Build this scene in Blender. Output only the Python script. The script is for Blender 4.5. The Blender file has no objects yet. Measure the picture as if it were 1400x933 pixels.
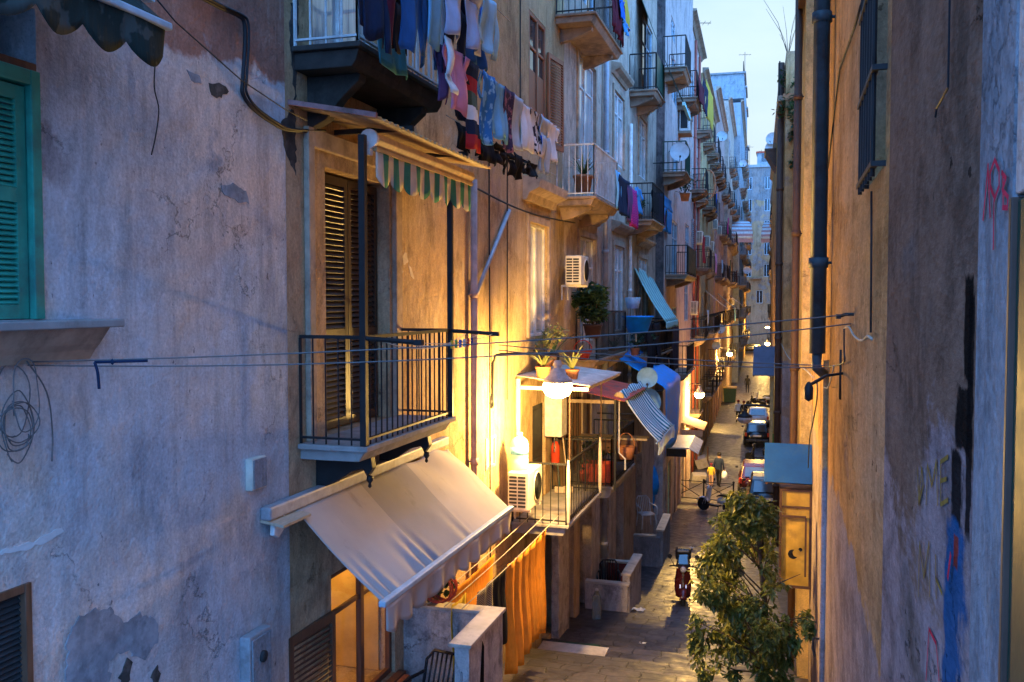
import bpy, math, random
from mathutils import Vector, Matrix, Euler
R = math.radians
PI = math.pi
random.seed(7)
SP = math.sin; CP = math.cos
def lerp(a, b, t): return a + (b-a)*t
S = bpy.context.scene
C = S.collection
F = 1260.0
YAW = math.atan(375 / F)
PITCH = math.atan(54.5 / F)
CAMROT = Matrix.Rotation(YAW, 3, 'Z') @ Matrix.Rotation(R(90) - PITCH, 3, 'X')
EYE = 9.4                      # eye height above the level street; everything is lifted by it at the end
ALPHA = math.atan(.028)        # the alley bends gently from 20 m on

# ---------------------------------------------------------------- measuring helpers
def ray(px, py):
    return CAMROT @ Vector(((px - 700) / F, -(py - 466.5) / F, -1))
def onX(px, py, X):            # point of the vertical plane x = X seen at that pixel -> (y, z)
    d = ray(px, py); t = X / d.x
    return d.y * t, d.z * t
def onY(px, py, Y):            # -> (x, z)
    d = ray(px, py); t = Y / d.y
    return d.x * t, d.z * t
def XL(y): return -4.35 - .028 * max(0, y - 20)
def XR(y): return .42 - .028 * max(0, y - 20)
def onL(px, py, o=0):          # left house fronts, o metres out from the wall line -> (y, z)
    d = ray(px, py); t = (-4.35 + o) / d.x
    if d.y * t > 20:
        t = (-4.35 + o + .56) / (d.x + .028 * d.y)
    return d.y * t, d.z * t
GP = [(-40, -3.0), (0, -3.3), (6, -4.25), (9, -4.75), (16, -6.45), (20.5, -7.12), (24, -7.72), (27.5, -8.0), (33, -8.3), (38, -8.6),
      (47, -9.2), (60, -9.4), (100, -9.4), (150, -8.7), (172, -8.2), (400, -6)]
def ground(y):
    for (a, b), (c, d) in zip(GP, GP[1:]):
        if y <= c: return b + (d - b) * (y - a) / (c - a)
    return GP[-1][1]

# ---------------------------------------------------------------- mesh builder
class MB:
    def __init__(s): s.v = []; s.f = []; s.m = []; s.mi = 0
    def add(s, vs, fs):
        b = len(s.v); s.v += [tuple(p) for p in vs]
        for f in fs: s.f.append(tuple(i + b for i in f)); s.m.append(s.mi)
        return s
    def mat(s, i): s.mi = i; return s
    def box(s, x0, x1, y0, y1, z0, z1):
        return s.add([(x0,y0,z0),(x1,y0,z0),(x1,y1,z0),(x0,y1,z0),(x0,y0,z1),(x1,y0,z1),(x1,y1,z1),(x0,y1,z1)],
              [(0,3,2,1),(4,5,6,7),(0,1,5,4),(1,2,6,5),(2,3,7,6),(3,0,4,7)])
    def obox(s, c, ax, ay, az):    # oriented box: centre + half axes
        c, ax, ay, az = map(Vector, (c, ax, ay, az)); vs = []
        for k in (-1, 1):
            for i, j in ((-1,-1),(1,-1),(1,1),(-1,1)): vs.append(c + ax*i + ay*j + az*k)
        return s.add(vs, [(0,3,2,1),(4,5,6,7),(0,1,5,4),(1,2,6,5),(2,3,7,6),(3,0,4,7)])
    def tube(s, pts, r, n=6, r2=None, cap=True):
        pts = [Vector(p) for p in pts]; N = len(pts); rings = []; vs = []; prev = None
        for i, p in enumerate(pts):
            t = (pts[min(i+1, N-1)] - pts[max(i-1, 0)]).normalized()
            if prev is None:
                a = t.cross(Vector((0,0,1)))
                if a.length < .01: a = t.cross(Vector((1,0,0)))
            else:
                a = prev - t * prev.dot(t)
                if a.length < 1e-4: a = t.orthogonal()
            a.normalize(); prev = a; b = t.cross(a)
            rr = r if r2 is None else r + (r2 - r) * i / max(1, N-1)
            for k in range(n):
                q = 2*PI*k/n; vs.append(p + (a*math.cos(q) + b*math.sin(q)) * rr)
        fs = []
        for i in range(N-1):
            for k in range(n):
                k2 = (k+1) % n; fs.append((i*n+k, i*n+k2, (i+1)*n+k2, (i+1)*n+k))
        if cap: fs.append(tuple(range(n))[::-1]); fs.append(tuple((N-1)*n+k for k in range(n)))
        return s.add(vs, fs)
    def cyl(s, p0, p1, r, n=10, r2=None): return s.tube([p0, p1], r, n, r2)
    def lathe(s, prof, c=(0,0,0), n=16, M=None):   # prof [(radius, height)]
        vs = []; fs = []; c = Vector(c)
        for r, h in prof:
            for k in range(n):
                q = 2*PI*k/n; p = Vector((r*math.cos(q), r*math.sin(q), h))
                if M is not None: p = M @ p
                vs.append(c + p)
        for i in range(len(prof)-1):
            for k in range(n):
                k2 = (k+1) % n; fs.append((i*n+k, i*n+k2, (i+1)*n+k2, (i+1)*n+k))
        if prof[0][0] > 1e-4: fs.append(tuple(range(n))[::-1])
        if prof[-1][0] > 1e-4: fs.append(tuple((len(prof)-1)*n+k for k in range(n)))
        return s.add(vs, fs)
    def prism(s, poly, y0, y1):     # outline in (x, z), extruded along y
        n = len(poly)
        vs = [(x, y0, z) for x, z in poly] + [(x, y1, z) for x, z in poly]
        fs = [tuple(range(n))[::-1], tuple(range(n, 2*n))] + [(i, (i+1) % n, n+(i+1) % n, n+i) for i in range(n)]
        return s.add(vs, fs)
    def prismx(s, poly, x0, x1):    # outline in (y, z), extruded along x
        n = len(poly)
        vs = [(x0, y, z) for y, z in poly] + [(x1, y, z) for y, z in poly]
        fs = [tuple(range(n)), tuple(range(n, 2*n))[::-1]] + [((i+1) % n, i, n+i, n+(i+1) % n) for i in range(n)]
        return s.add(vs, fs)
    def sheet(s, fn, nu, nv, th=.01, mfn=None):    # fn(u,v)->point; a sheet with real thickness
        P = [[Vector(fn(i/nu, j/nv)) for j in range(nv+1)] for i in range(nu+1)]
        Nn = [[None]*(nv+1) for _ in range(nu+1)]
        for i in range(nu+1):
            for j in range(nv+1):
                a = P[min(i+1, nu)][j] - P[max(i-1, 0)][j]; b = P[i][min(j+1, nv)] - P[i][max(j-1, 0)]
                n = a.cross(b); Nn[i][j] = n.normalized() if n.length > 1e-9 else Vector((1,0,0))
        b0 = len(s.v); W = nv+1; tot = (nu+1)*W
        for sg in (.5, -.5):
            for i in range(nu+1):
                for j in range(nv+1): s.v.append(tuple(P[i][j] + Nn[i][j]*th*sg))
        for i in range(nu):
            for j in range(nv):
                q = (i*W+j, (i+1)*W+j, (i+1)*W+j+1, i*W+j+1); m = mfn(i, j) if mfn else s.mi
                s.f.append(tuple(b0+k for k in q)); s.m.append(m)
                s.f.append(tuple(b0+tot+k for k in q[::-1])); s.m.append(m)
        def rim(a, b, m): s.f.append((b0+a, b0+tot+a, b0+tot+b, b0+b)); s.m.append(m)
        for i in range(nu):
            rim(i*W, (i+1)*W, mfn(i, 0) if mfn else s.mi); rim((i+1)*W+nv, i*W+nv, mfn(i, nv-1) if mfn else s.mi)
        for j in range(nv):
            rim(j+1, j, mfn(0, j) if mfn else s.mi); rim(nu*W+j, nu*W+j+1, mfn(nu-1, j) if mfn else s.mi)
        return s
    def build(s, name, mats, parent=None, smooth=False, bevel=0, loc=None, rot=None):
        me = bpy.data.meshes.new(name); me.from_pydata(s.v, [], s.f); me.update()
        if not isinstance(mats, (list, tuple)): mats = [mats]
        for m in mats: me.materials.append(m)
        if len(mats) > 1: me.polygons.foreach_set('material_index', s.m)
        if smooth: me.polygons.foreach_set('use_smooth', [True]*len(me.polygons))
        o = bpy.data.objects.new(name, me); C.objects.link(o)
        if parent is not None: o.parent = parent
        if loc is not None: o.location = loc
        if rot is not None: o.rotation_euler = rot
        if bevel:
            b = o.modifiers.new('bevel', 'BEVEL'); b.width = bevel; b.segments = 2; b.limit_method = 'ANGLE'; b.angle_limit = R(40)
        return o

def tag(o, label, cat, group=None):
    o['label'] = label; o['category'] = cat
    if group: o['group'] = group
    return o
def thing(name, label, cat, loc=(0,0,0), rz=0, group=None):
    o = bpy.data.objects.new(name, None); C.objects.link(o); o.empty_display_size = .2
    o.location = loc; o.rotation_euler = (0, 0, rz)
    return tag(o, label, cat, group)
def wall_thing(name, label, cat, y, z, o=0, side='L', group=None):   # local x points away from the wall, z up
    far = y > 20
    if side == 'L': return thing(name, label, cat, (XL(y) + o, y, z), ALPHA if far else 0, group)
    return thing(name, label, cat, (XR(y) - o, y, z), PI + (ALPHA if far else 0), group)
def copy_tree(o, parent=None):
    c = o.copy(); C.objects.link(c); c.parent = parent
    for ch in list(o.children): copy_tree(ch, c)
    return c
def struct(o): o['kind'] = 'structure'; return o
# ---------------------------------------------------------------- materials (all procedural)
class NT:
    def __init__(s, name):
        s.m = bpy.data.materials.new(name); s.m.use_nodes = True; s.t = s.m.node_tree
        s.b = s.t.nodes['Principled BSDF']; s.co = s.n('ShaderNodeTexCoord').outputs['Object']
    def n(s, ty, **kw):
        x = s.t.nodes.new(ty)
        for k, v in kw.items(): setattr(x, k, v)
        return x
    def l(s, a, b): s.t.links.new(a, b)
    def mapped(s, sc=(1,1,1), loc=(0,0,0), co=None):
        m = s.n('ShaderNodeMapping'); m.inputs['Scale'].default_value = sc; m.inputs['Location'].default_value = loc
        s.l(co or s.co, m.inputs['Vector']); return m.outputs[0]
    def noise(s, scale, detail=4, rough=.55, vec=None, dist=0):
        x = s.n('ShaderNodeTexNoise'); x.inputs['Scale'].default_value = scale; x.inputs['Detail'].default_value = detail
        x.inputs['Roughness'].default_value = rough; x.inputs['Distortion'].default_value = dist; s.l(vec or s.co, x.inputs['Vector']); return x.outputs['Fac']
    def ramp(s, fac, stops):
        r = s.n('ShaderNodeValToRGB'); e = r.color_ramp.elements
        while len(e) < len(stops): e.new(.5)
        for q, (p, c) in zip(e, stops):
            q.position = p; q.color = (c, c, c, 1) if isinstance(c, (int, float)) else (*c, 1)
        s.l(fac, r.inputs['Fac']); return r.outputs['Color']
    def mix(s, a, b, fac, mode='MIX'):
        x = s.n('ShaderNodeMix', data_type='RGBA', blend_type=mode)
        for sock, v in ((x.inputs[0], fac), (x.inputs[6], a), (x.inputs[7], b)):
            if hasattr(v, 'links'): s.l(v, sock)
            else: sock.default_value = v if isinstance(v, float) else (*v, 1)
        return x.outputs[2]
    def math(s, op, a, b=0.0, clamp=False):
        x = s.n('ShaderNodeMath', operation=op, use_clamp=clamp)
        for sock, v in ((x.inputs[0], a), (x.inputs[1], b)):
            if hasattr(v, 'links'): s.l(v, sock)
            else: sock.default_value = v
        return x.outputs[0]
    def col(s, c):
        if hasattr(c, 'links'): s.l(c, s.b.inputs['Base Color'])
        else: s.b.inputs['Base Color'].default_value = (*c, 1)
    def bump(s, h, strength=.3, dist=.01):
        x = s.n('ShaderNodeBump'); x.inputs['Strength'].default_value = strength; x.inputs['Distance'].default_value = dist
        s.l(h, x.inputs['Height']); s.l(x.outputs[0], s.b.inputs['Normal'])
    def rough(s, r):
        if hasattr(r, 'links'): s.l(r, s.b.inputs['Roughness'])
        else: s.b.inputs['Roughness'].default_value = r
def mul(c, k): return tuple(min(1, x*k) for x in c)

def mat(name, col, rough=.6, metal=0, var=.25, scale=6, bump=.15, dirt=None, stretch=(1,1,1)):
    t = NT(name); v = t.mapped(stretch)
    f = t.noise(scale, 6, .6, v)
    c = t.ramp(f, [(.3, mul(col, 1-var)), (.7, mul(col, 1+var))])
    if dirt:
        g = t.ramp(t.noise(scale*.45, 8, .7, v), [(.5, 0.), (.66, 1.)]); c = t.mix(c, dirt, g)
    t.col(c); t.rough(t.ramp(f, [(.3, max(0, rough-.1)), (.7, min(1, rough+.12))])); t.b.inputs['Metallic'].default_value = metal; t.b.inputs['Specular IOR Level'].default_value = .5 if rough < .4 else .28
    if bump: t.bump(t.noise(scale*5, 4), bump, .006)
    return t.m
def fabric(name, col, col2=None, pat=None, freq=20, rough=.9):
    t = NT(name); f = t.noise(5, 5); c = t.ramp(f, [(.3, mul(col, .82)), (.7, mul(col, 1.12))])
    if pat == 'hstripe' or pat == 'vstripe':
        w = t.n('ShaderNodeTexWave', bands_direction='Z' if pat == 'hstripe' else 'Y'); w.inputs['Scale'].default_value = freq; t.l(t.co, w.inputs[0])
        c = t.mix(c, col2, t.ramp(w.outputs['Fac'], [(.48, 0.), (.52, 1.)]))
    elif pat == 'print':
        c = t.mix(c, col2, t.ramp(t.noise(freq, 3, .5), [(.52, 0.), (.56, 1.)]))
    t.col(c); t.rough(rough); t.b.inputs['Sheen Weight'].default_value = .0; t.b.inputs['Specular IOR Level'].default_value = .15
    t.bump(t.noise(9, 3, .5, t.mapped((3, 3, .6))), .5, .02)
    return t.m
def plaster(name, base, alt, stain, patch=None, pt=(.60, .64), streak=.45, chip=.71, chipcol=(.22, .2, .19), sc=1.0, top=None, topz=0, low=None, lowz=0, grime=.55, bands=(), ysc=1):
    t = NT(name); raw = t.co; t.co = t.mapped((1, ysc, 1)) if ysc != 1 else raw
    big = t.noise(.55*sc, 9, .62, dist=.4); c = t.ramp(big, [(.30, base), (.46, mul(base, 1.06)), (.62, alt)])
    c = t.mix(c, stain, t.math('MULTIPLY', t.ramp(t.noise(1.15*sc, 10, .68, t.mapped((1, 1, .8), (3, 7, 1))), [(.5, 0.), (.72, .75)]), 1.0))
    if top is not None:      # an older coat of paint left above an uneven line
        sep = t.n('ShaderNodeSeparateXYZ'); t.l(t.co, sep.inputs[0])
        h = t.math('ADD', sep.outputs[2], t.math('MULTIPLY', t.noise(.9, 8, .6), 1.1)); h = t.math('SUBTRACT', h, topz + .55)
        c = t.mix(c, t.ramp(t.noise(1.6, 8), [(.3, mul(top, .8)), (.7, top)]), t.ramp(h, [(.0, 0.), (.06, 1.)]))
    if low is not None:      # a damp band of grey render along the foot
        sep = t.n('ShaderNodeSeparateXYZ'); t.l(t.co, sep.inputs[0])
        h = t.math('ADD', sep.outputs[2], t.math('MULTIPLY', t.noise(1.3, 9, .65), 2.2)); h = t.math('SUBTRACT', h, lowz + 1.1)
        c = t.mix(t.ramp(t.noise(2.2, 8), [(.3, mul(low, .75)), (.7, low)]), c, t.ramp(h, [(.0, 0.), (.09, 1.)]))
    if patch is not None: # repairs and bare spots
        pf = t.ramp(t.noise(.8*sc, 7, .58, t.mapped((1, 1, 1), (11, 3, 5))), [(pt[0], 0.), (pt[1], 1.)]); c = t.mix(c, t.ramp(t.noise(3, 6), [(.3, mul(patch, .8)), (.7, patch)]), pf)
    st = t.noise(3.2, 8, .65, t.mapped((1.4, 1.4, .13), (2, 1, 0))); c = t.mix(c, (0.0, 0.0, 0.0), t.math('MULTIPLY', t.ramp(st, [(.5, 0.), (.8, 1.)]), streak))
    st2 = t.noise(9, 6, .6, t.mapped((1.2, 1.2, .07), (7, 4, 2))); c = t.mix(c, mul(alt, 1.25), t.math('MULTIPLY', t.ramp(st2, [(.56, 0.), (.8, 1.)]), .35))
    gr = t.math('MULTIPLY', t.ramp(t.noise(2.3*sc, 14, .74, t.mapped((1, 1, .55), (5, 2, 8)), .3), [(.5, 0.), (.60, .75), (.75, 1.)]), grime); c = t.mix(c, mul(stain, .32), gr)
    fl = t.ramp(t.noise(17, 4, .6, t.mapped((1, 1, .7), (3, 3, 3))), [(.66, 0.), (.69, 1.)]); c = t.mix(c, mul(stain, .3), t.math('MULTIPLY', fl, t.ramp(t.noise(1.1, 4), [(.45, 0.), (.6, .8)])))
    sp_ = t.n('ShaderNodeSeparateXYZ'); t.l(raw, sp_.inputs[0])
    for (yc, hw, za, zb2, bc, thr, seed) in bands:      # mould runs and spilt paint: ragged vertical marks on the wall
        dy = t.math('DIVIDE', t.math('ABSOLUTE', t.math('SUBTRACT', sp_.outputs[1], yc)), hw); dz = t.math('DIVIDE', t.math('ABSOLUTE', t.math('SUBTRACT', sp_.outputs[2], (za+zb2)/2)), abs(zb2-za)/2)
        e = t.math('MAXIMUM', dy, t.math('POWER', dz, 3)); nz = t.math('ADD', t.math('MULTIPLY', t.noise(6, 8, .65, t.mapped((1, 2.2, .8), (seed, seed, seed))), 1.9), .32-thr)
        c = t.mix(c, bc, t.ramp(t.math('SUBTRACT', nz, t.math('MULTIPLY', e, .62)), [(.0, 0.), (.25, .93)]))
    ch = t.ramp(t.noise(4.5*sc, 9, .7, t.mapped((1, 1, .8), (1, 9, 4))), [(chip, 0.), (chip+.012, 1.)]); c = t.mix(c, chipcol, ch)
    fine = t.noise(38, 5, .65); c = t.mix(c, t.ramp(fine, [(.3, .66), (.7, 1.16)]), .7, 'MULTIPLY'); c = t.mix(c, t.ramp(t.noise(11, 8, .7, t.mapped((1, 1, .5))), [(.32, .68), (.68, 1.18)]), .6, 'MULTIPLY')
    # hairline cracks
    vo = t.n('ShaderNodeTexVoronoi', feature='DISTANCE_TO_EDGE'); vo.inputs['Scale'].default_value = .8
    wob = t.n('ShaderNodeVectorMath', operation='ADD'); t.l(t.co, wob.inputs[0]); nn = t.n('ShaderNodeTexNoise'); nn.inputs['Scale'].default_value = 3.2; nn.inputs['Detail'].default_value = 9; nn.inputs['Roughness'].default_value = .65
    t.l(t.co, nn.inputs['Vector']); sc_ = t.n('ShaderNodeVectorMath', operation='SCALE'); sc_.inputs['Scale'].default_value = .9; t.l(nn.outputs['Color'], sc_.inputs[0]); t.l(sc_.outputs[0], wob.inputs[1]); t.l(wob.outputs[0], vo.inputs['Vector'])
    cr = t.math('MULTIPLY', t.ramp(vo.outputs['Distance'], [(.0, 1.), (.005, 0.)]), t.ramp(t.noise(.7, 3), [(.50, 0.), (.60, .8)])); c = t.mix(c, mul(stain, .35), cr)
    t.col(c); t.rough(.9); t.b.inputs['Specular IOR Level'].default_value = 0
    h = t.math('ADD', t.math('MULTIPLY', fine, .35), t.math('MULTIPLY', t.noise(5, 8, .6), 1.2)); h = t.math('SUBTRACT', h, t.math('MULTIPLY', ch, .8)); h = t.math('SUBTRACT', h, t.math('MULTIPLY', cr, .6))
    t.bump(h, .8, .03)
    return t.m
def emit(name, col, strength):
    t = NT(name); t.col(col); t.b.inputs['Emission Color'].default_value = (*col, 1); t.b.inputs['Emission Strength'].default_value = strength; return t.m
def leafmat(name, c1, c2, c3):
    t = NT(name); g = t.n('ShaderNodeNewGeometry'); f = t.noise(3.5, 5)
    c = t.ramp(f, [(.3, c1), (.5, c2), (.72, c3)]); c = t.mix(c, t.ramp(g.outputs['Random Per Island'], [(0, .55), (1, 1.5)]), .9, 'MULTIPLY'); t.col(c); t.rough(.45)
    tr = t.n('ShaderNodeBsdfTranslucent'); t.l(c, tr.inputs['Color']); mx = t.n('ShaderNodeMixShader'); mx.inputs[0].default_value = .3
    t.l(t.b.outputs[0], mx.inputs[1]); t.l(tr.outputs[0], mx.inputs[2]); t.l(mx.outputs[0], t.t.nodes['Material Output'].inputs['Surface']); return t.m
def paving(name, sx=.62, sy=.42, rot=0):
    t = NT(name); mp = t.n('ShaderNodeMapping'); mp.inputs['Rotation'].default_value = (0, 0, rot); t.l(t.co, mp.inputs[0])
    wob = t.n('ShaderNodeVectorMath', operation='ADD'); nn = t.n('ShaderNodeTexNoise'); nn.inputs['Scale'].default_value = 2.2; t.l(t.co, nn.inputs['Vector'])
    sc = t.n('ShaderNodeVectorMath', operation='SCALE'); sc.inputs['Scale'].default_value = .26; t.l(nn.outputs['Color'], sc.inputs[0]); t.l(mp.outputs[0], wob.inputs[0]); t.l(sc.outputs[0], wob.inputs[1])
    b = t.n('ShaderNodeTexBrick'); b.inputs['Scale'].default_value = 1; b.inputs['Brick Width'].default_value = sx; b.inputs['Row Height'].default_value = sy
    b.inputs['Mortar Size'].default_value = .014; b.inputs['Mortar Smooth'].default_value = .6; b.offset = .43; b.squash = 1.2; b.squash_frequency = 3
    b.inputs['Color1'].default_value = (.042, .037, .043, 1); b.inputs['Color2'].default_value = (.078, .067, .073, 1); b.inputs['Mortar'].default_value = (.03, .027, .026, 1)
    t.l(wob.outputs[0], b.inputs['Vector'])
    c = t.mix(b.outputs['Color'], t.ramp(t.noise(1.1, 8, .65), [(.3, .55), (.7, 1.35)]), .8, 'MULTIPLY'); c = t.mix(c, (.025, .023, .024), t.ramp(t.noise(2.3, 9, .7), [(.52, 0.), (.64, .8)])); c = t.mix(c, (.10, .088, .092), t.ramp(t.noise(.9, 9, .7), [(.58, 0.), (.72, .6)]))
    t.col(c); t.rough(t.ramp(t.noise(4, 6), [(.3, .3), (.7, .62)]))
    h = t.math('SUBTRACT', t.math('MULTIPLY', t.noise(6, 6), .5), t.math('MULTIPLY', b.outputs['Fac'], 1.0)); t.bump(h, .8, .02); return t.m

M = {}
def _by(px): return 4.32 - onX(px, 500, .42)[0]
def _bz(py): return onX(1320, py, .42)[1]
BANDS = [(_by(1323), .05, _bz(380), _bz(520), (.006, .006, .006), .42, 1), (_by(1318), .075, _bz(530), _bz(620), (.008, .008, .008), .5, 2), (_by(1311), .09, _bz(630), _bz(735), (.008, .008, .008), .55, 4), (_by(1327), .035, _bz(400), _bz(740), (.01, .009, .009), .55, 5), (_by(1309), .13, _bz(740), _bz(1010), (.02, .10, .26), .5, 7), (_by(1312), .03, _bz(750), _bz(800), (.3, .05, .03), .5, 9)]
M['lilac'] = plaster('lilac_plaster', (.52, .56, .62), (.68, .55, .47), (.36, .35, .39), (.42, .41, .44), (.60, .64), .46, .70, (.2, .17, .18), 1.0, top=(.43, .23, .17), topz=1.9, low=None, grime=.26)
M['ochre'] = plaster('ochre_plaster', (.52, .36, .21), (.58, .44, .29), (.36, .24, .16), (.62, .5, .36), (.66, .69), .42, .74, (.62, .5, .38))
M['ochre_b'] = plaster('yellow_ochre_plaster', (.47, .33, .18), (.53, .40, .25), (.40, .27, .17), (.46, .34, .24), (.64, .68), .40, .73, (.3, .24, .2))
M['peach'] = plaster('peach_plaster', (.55, .42, .33), (.60, .48, .38), (.40, .29, .24), (.48, .40, .36), (.64, .68), .38, .73, (.3, .25, .22))
M['tuff'] = plaster('grey_tuff', (.14, .12, .12), (.24, .20, .20), (.05, .045, .05), (.20, .17, .17), (.55, .58), .5, .66, (.08, .07, .08), 2.2)
M['white'] = plaster('pale_plaster', (.62, .51, .47), (.66, .53, .47), (.46, .36, .34), (.5, .42, .4), (.64, .68), .36, .74, (.3, .27, .26))
M['bluewhite'] = plaster('blue_white_plaster', (.36, .39, .41), (.42, .43, .43), (.36, .40, .45), (.42, .46, .5), (.62, .66), .4, .72)
M['rose'] = plaster('rose_plaster', (.50, .35, .30), (.56, .42, .36), (.36, .24, .21), None, streak=.4)
M['orange'] = plaster('orange_plaster', (.58, .40, .20), (.62, .46, .27), (.42, .28, .15), None, streak=.4)
M['brownpink'] = plaster('brown_pink_plaster', (.56, .33, .14), (.58, .38, .22), (.22, .13, .07), (.40, .28, .22), (.60, .66), .55, .735, (.16, .11, .09), low=(.44, .36, .36), lowz=-1.75, ysc=.3)
M['darkbrown'] = plaster('dark_brown_plaster', (.21, .14, .105), (.26, .18, .14), (.08, .06, .05), (.19, .16, .15), (.60, .66), .7, .73, (.06, .05, .04), low=(.40, .33, .35), lowz=-.62, grime=.6, bands=BANDS, ysc=.4)
M['bluegrey'] = plaster('blue_grey_plaster', (.29, .30, .33), (.34, .34, .36), (.28, .30, .36), (.33, .35, .40), (.6, .64), .4, .72, (.15, .15, .17), 2.5)
M['yellow'] = plaster('yellow_plaster', (.70, .50, .22), (.74, .55, .28), (.45, .32, .16), None, streak=.4)
M['endwall'] = plaster('end_ochre', (.42, .28, .16), (.48, .34, .22), (.28, .19, .12), (.34, .30, .28), (.54, .58), .5, .7, top=(.27, .28, .29), topz=27.5, sc=.5)
M['render'] = plaster('enclosure_render', (.50, .45, .44), (.55, .48, .45), (.34, .29, .29), (.4, .36, .36), (.58, .62), .4, .70, (.2, .17, .16), 3)
M['maroonwall'] = mat('maroon_wall', (.16, .03, .025), .8)
M['stone'] = mat('ledge_stone', (.52, .46, .40), .7, var=.2, dirt=(.3, .26, .23), scale=5)
M['slab'] = mat('slab_stone', (.30, .28, .27), .8, var=.25, dirt=(.2, .17, .15), scale=4)
M['oldslab'] = mat('old_slab', (.045, .038, .034), .9, var=.45, scale=5, bump=.6, dirt=(.02, .018, .016))
M['brownslab'] = mat('brown_slab', (.30, .21, .15), .85, var=.3, scale=4, bump=.4, dirt=(.13, .09, .07))
M['iron'] = mat('black_iron', (.025, .025, .027), .5, .3)
M['rail_grey'] = mat('grey_rail', (.30, .31, .33), .5, .2)
M['rail_white'] = mat('white_rail', (.62, .62, .62), .5, 0, dirt=(.4, .33, .28))
M['greenframe'] = mat('green_paint', (.03, .27, .19), .5, 0, .25, 5, .2, dirt=(.04, .15, .12))
M['greenslat'] = mat('green_slat_paint', (.035, .33, .24), .5, 0, .2, 5, .2)
M['darkgreen'] = mat('dark_green_paint', (.02, .055, .035), .5)
M['brownwood'] = mat('brown_wood', (.13, .06, .035), .5, 0, .35, 4, .25, stretch=(6, 6, .6))
M['darkwood'] = mat('dark_wood', (.045, .028, .02), .45, 0, .35, 4, .25, stretch=(6, 6, .6))
M['redwood'] = mat('red_wood', (.24, .09, .04), .45, 0, .35, 4, .25, stretch=(6, 6, .6))
M['palewood'] = mat('pale_wood', (.46, .36, .26), .7, 0, .25, 5, .2, stretch=(6, 1, 1))
M['whitepaint'] = mat('white_paint', (.68, .66, .64), .5, dirt=(.5, .45, .42))
M['greypaint'] = mat('grey_paint', (.34, .34, .36), .55, dirt=(.22, .2, .2))
M['bluepaint'] = mat('pale_blue_paint', (.40, .50, .58), .5)
M['lintel'] = mat('lintel_stone', (.40, .30, .22), .85, var=.25, bump=.4, dirt=(.22, .16, .12))
M['pinkpipe'] = mat('pink_pipe', (.42, .28, .25), .6, dirt=(.28, .19, .17))
M['greypipe'] = mat('zinc_pipe', (.36, .36, .39), .5, .3)
M['redpipe'] = mat('red_pipe', (.40, .10, .07), .6)
M['bluepipe'] = mat('blue_grey_pipe', (.045, .07, .085), .5, dirt=(.03, .035, .04))
M['brownpipe'] = mat('brown_pipe', (.10, .055, .04), .6)
M['beige'] = mat('beige_plastic', (.62, .56, .46), .5)
M['darkgrille'] = mat('dark_grille', (.03, .03, .032), .7)
M['dish'] = mat('dish_enamel', (.50, .54, .57), .45, dirt=(.38, .36, .36), scale=3)
M['dishblue'] = mat('blue_dish_enamel', (.22, .42, .55), .45)
M['tarp'] = mat('blue_tarp', (.01, .30, .85), .5, var=.2, bump=.4)
M['terracotta'] = mat('terracotta', (.42, .17, .08), .8)
M['redroof'] = mat('red_sheet', (.55, .075, .035), .6, dirt=(.2, .06, .04))
M['rustsheet'] = mat('pink_rust_sheet', (.34, .16, .15), .7, dirt=(.16, .08, .07))
M['corr'] = mat('corrugated_plastic', (.58, .55, .50), .5, dirt=(.42, .38, .33))
M['corr_y'] = mat('yellowed_sheet', (.52, .38, .20), .5, dirt=(.36, .25, .13))
M['cable'] = mat('black_cable', (.02, .02, .024), .6, bump=0)
M['wire'] = mat('grey_wire', (.13, .12, .12), .6, bump=0)
M['rope'] = mat('pale_rope', (.42, .38, .32), .8, bump=0)
M['rubber'] = mat('rubber', (.018, .018, .02), .75)
M['chrome'] = mat('dull_chrome', (.5, .5, .52), .25, .9, bump=0)
M['blackplastic'] = mat('black_plastic', (.015, .016, .02), .3, bump=.05)
M['whiteplastic'] = mat('white_plastic', (.66, .67, .70), .4)
M['redplastic'] = mat('red_plastic', (.50, .05, .02), .4)
M['darkred'] = mat('dark_red_paint', (.09, .010, .009), .25, bump=0)
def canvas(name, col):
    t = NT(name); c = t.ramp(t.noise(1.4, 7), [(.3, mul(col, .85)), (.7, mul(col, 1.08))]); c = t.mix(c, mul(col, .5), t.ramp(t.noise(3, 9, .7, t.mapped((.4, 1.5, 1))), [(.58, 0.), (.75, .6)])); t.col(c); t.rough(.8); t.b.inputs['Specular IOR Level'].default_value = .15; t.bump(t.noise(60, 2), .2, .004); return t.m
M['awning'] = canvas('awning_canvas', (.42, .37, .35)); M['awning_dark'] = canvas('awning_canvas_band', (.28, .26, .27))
M['awn_green'] = fabric('green_stripe_cloth', (.04, .22, .17)); M['awn_white'] = fabric('cream_stripe_cloth', (.60, .55, .46))
M['awn_teal'] = fabric('teal_cloth', (.38, .68, .66)); M['awn_teal2'] = fabric('dark_teal_cloth', (.10, .36, .38))
M['awn_navy'] = fabric('navy_stripe_cloth', (.01, .17, .26)); M['awn_pale'] = fabric('pale_stripe_cloth', (.60, .72, .78))
M['awn_pink'] = fabric('pink_stripe_cloth', (.46, .30, .30))
M['dirtygreen'] = fabric('dirty_green_canvas', (.02, .03, .027), (.06, .07, .065), 'print', 6)
M['orangecloth'] = fabric('orange_cloth', (.72, .27, .03))
M['blacksoft'] = fabric('black_cloth', (.012, .012, .015))
M['skin'] = mat('skin', (.42, .26, .19), .5, bump=0)
t_ = NT('window_glass'); t_.col(t_.ramp(t_.noise(1.3, 3), [(.3, (.012, .016, .02)), (.7, (.05, .06, .07))])); t_.rough(.06); t_.b.inputs['Specular IOR Level'].default_value = .9; M['glass'] = t_.m
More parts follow.
